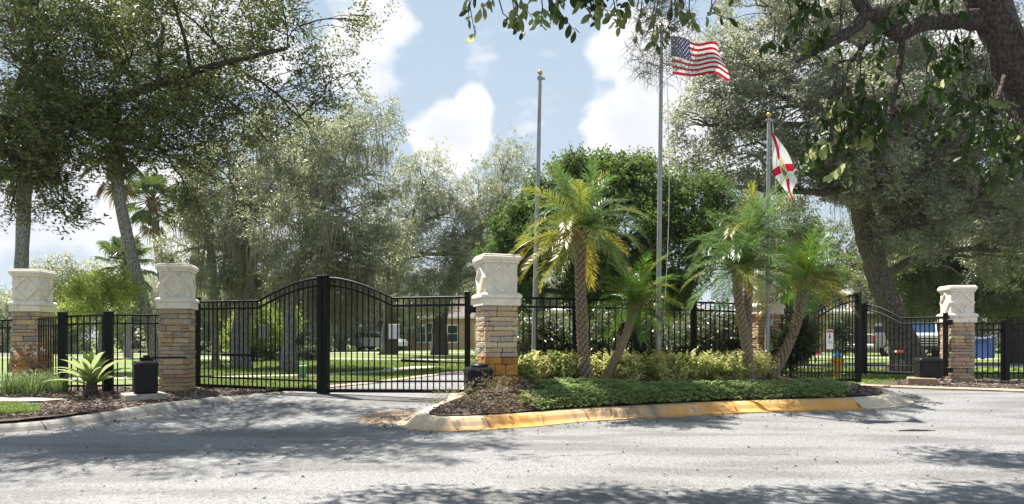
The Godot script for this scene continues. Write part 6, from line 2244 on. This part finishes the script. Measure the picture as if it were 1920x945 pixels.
func build_litter() -> void:
	var pts := []
	var tints := PackedColorArray()
	# island: everywhere behind the kerb; the plants hide most of it
	for k in 15000:
		var x := rr(-1.4, 6.4)
		if k % 3 == 0:
			x = rr(-1.4, 0.7)
		elif k % 3 == 1:
			x = rr(4.6, 6.4)
		var z := -rr(8.6, 12.6)
		var q := Vector2(x, z)
		if not Geometry2D.is_point_in_polygon(q, island) or edge_distance(island, q) < 0.34:
			continue
		pts.append(mulch_place(x, z, island_h(x, z)))
		tints.append(mulch_tint())
	tag(many("mulch", K.chip, M.chip, pts, tints, self), "brown wood-chip mulch on the island", "mulch", "", "stuff")
	pts = []
	tints = PackedColorArray()
	var bed := flat_pts([[-9.6, -11.3], [-7.2, -11.25], [-6.95, -10.95], [-7.25, -10.68], [-7.4, -10.52], [-6.75, -10.02], [-6.45, -9.35], [-6.7, -8.82], [-6.55, -8.6], [-5.9, -9.5], [-5.15, -10.75], [-4.5, -11.75], [-4.15, -12.2], [-4.7, -12.4], [-5.7, -12.7], [-9.6, -12.95]])
	for k in 21000:
		var q := Vector2(rr(-9.6, -4.1), rr(-12.95, -8.6))
		if Geometry2D.is_point_in_polygon(q, bed):
			pts.append(mulch_place(q.x, q.y, verge_h(q.x, q.y)))
			tints.append(mulch_tint())
	tag(many("mulch", K.chip, M.chip, pts, tints, self), "dark wood-chip mulch bed left of the big gate", "mulch", "", "stuff")
	pts = []
	tints = PackedColorArray()
	var rv := flat_pts([[7.5, -13.5], [8.7, -12.85], [10.2, -12.35], [14, -12.0], [14, -15.4], [9, -15.4], [8.3, -14.9]])
	for k in 7000:
		var q := Vector2(rr(7.4, 12.5), rr(-15.4, -12.2))
		if Geometry2D.is_point_in_polygon(q, rv):
			pts.append(mulch_place(q.x, q.y, verge_h(q.x, q.y)))
			tints.append(mulch_tint())
	tag(many("mulch", K.chip, M.chip, pts, tints, self), "wood-chip mulch round the foot of the slim right pillar", "mulch", "", "stuff")
	# fallen leaves and twigs on the road
	pts = []
	tints = PackedColorArray()
	for k in 260:
		var d := rr(5.0, 12.0)
		var x := rr(-0.8, 0.8) * d
		var q := Vector2(x, -d)
		if Geometry2D.is_point_in_polygon(q, island) or x < -5.5 and d > 8.0 or x > 8.0:
			continue
		pts.append(Transform3D(Basis(Vector3.UP, rr(0, TAU)) * Basis(Vector3(1, 0, 0), rr(-0.25, 0.25)) * Basis.from_scale(Vector3.ONE * rr(0.25, 0.6)), Vector3(x, road_h(x, -d) + 0.012, -d)))
		var g := rr(0.5, 1.3)
		tints.append(Color(0.16 * g, 0.11 * g, 0.06 * g))
	tag(many("fallen_leaves", K.leafs[2], M.leaf_near, pts, tints, self), "few brown fallen leaves scattered on the road", "fallen leaves", "", "stuff")
	pts = []
	tints = PackedColorArray()
	for k in 420:
		# grit, bits of bark and leaves that gather along both kerbs
		var line: Array = island_front if k % 3 > 0 else kerb_line
		var i := 8 + rng.randi() % (line.size() - 20)
		var a: Vector2 = line[i]
		var d: Vector2 = (line[i + 1] - a).normalized()
		var q := a + d * rr(0.0, 0.4) + Vector2(-d.y, d.x) * (0.14 + absf(rng.randfn(0.0, 0.18)))
		pts.append(mulch_place(q.x, q.y, road_h(q.x, q.y) + 0.004))
		pts[-1].basis = pts[-1].basis.scaled(Vector3.ONE * 0.7)
		tints.append(mulch_tint())
	tag(many("kerb_litter", K.chip, M.chip, pts, tints, self), "bits of bark and grit gathered along the kerbs", "litter", "", "stuff")
	# cracks in the old asphalt
	var cr := B.new()
	for c in [[Vector2(5.6, -9.6), Vector2(6.9, -9.3)], [Vector2(-0.4, -6.6), Vector2(1.6, -7.0)], [Vector2(1.6, -7.0), Vector2(3.4, -6.7)], [Vector2(-3.4, -7.4), Vector2(-1.6, -6.7)], [Vector2(-2.9, -10.9), Vector2(-1.1, -11.0)], [Vector2(3.0, -8.9), Vector2(4.4, -8.3)]]:
		var n := 26
		var prev := []
		for i in n + 1:
			var t := float(i) / n
			var q: Vector2 = c[0].lerp(c[1], t)
			var side: Vector2 = (c[1] - c[0]).normalized().orthogonal()
			q += side * (0.12 * stain_noise.get_noise_2d(q.x * 6.0, q.y * 3.0) + rr(-0.012, 0.012))
			var w := 0.0045 * sin(PI * t) * rr(0.4, 1.2) + 0.0008
			var y := road_h(q.x, q.y) + 0.003
			var row := [cr.p(Vector3(q.x + side.x * w, y, q.y + side.y * w)), cr.p(Vector3(q.x - side.x * w, y, q.y - side.y * w))]
			if i > 0:
				cr.q(prev[0], prev[1], row[1], row[0])
			prev = row
	tag(part("road_cracks", cr.mesh(), M.soil, self), "thin dark cracks in the old asphalt", "cracks", "", "stuff")
	var st := B.new()
	st.tube([Vector3(-0.22, 0.012, 0), Vector3(-0.05, 0.02, 0.02), Vector3(0.1, 0.012, 0.0), Vector3(0.25, 0.012, 0.03)], [0.006, 0.012, 0.01, 0.004], 6)
	var stick := part("fallen_stick", st.mesh(true), M.bark_dark, self, Transform3D(Basis(Vector3.UP, 0.1), Vector3(5.0, 0.0, -8.6)))
	tag(stick, "dark stick lying on the road right of the island", "stick")
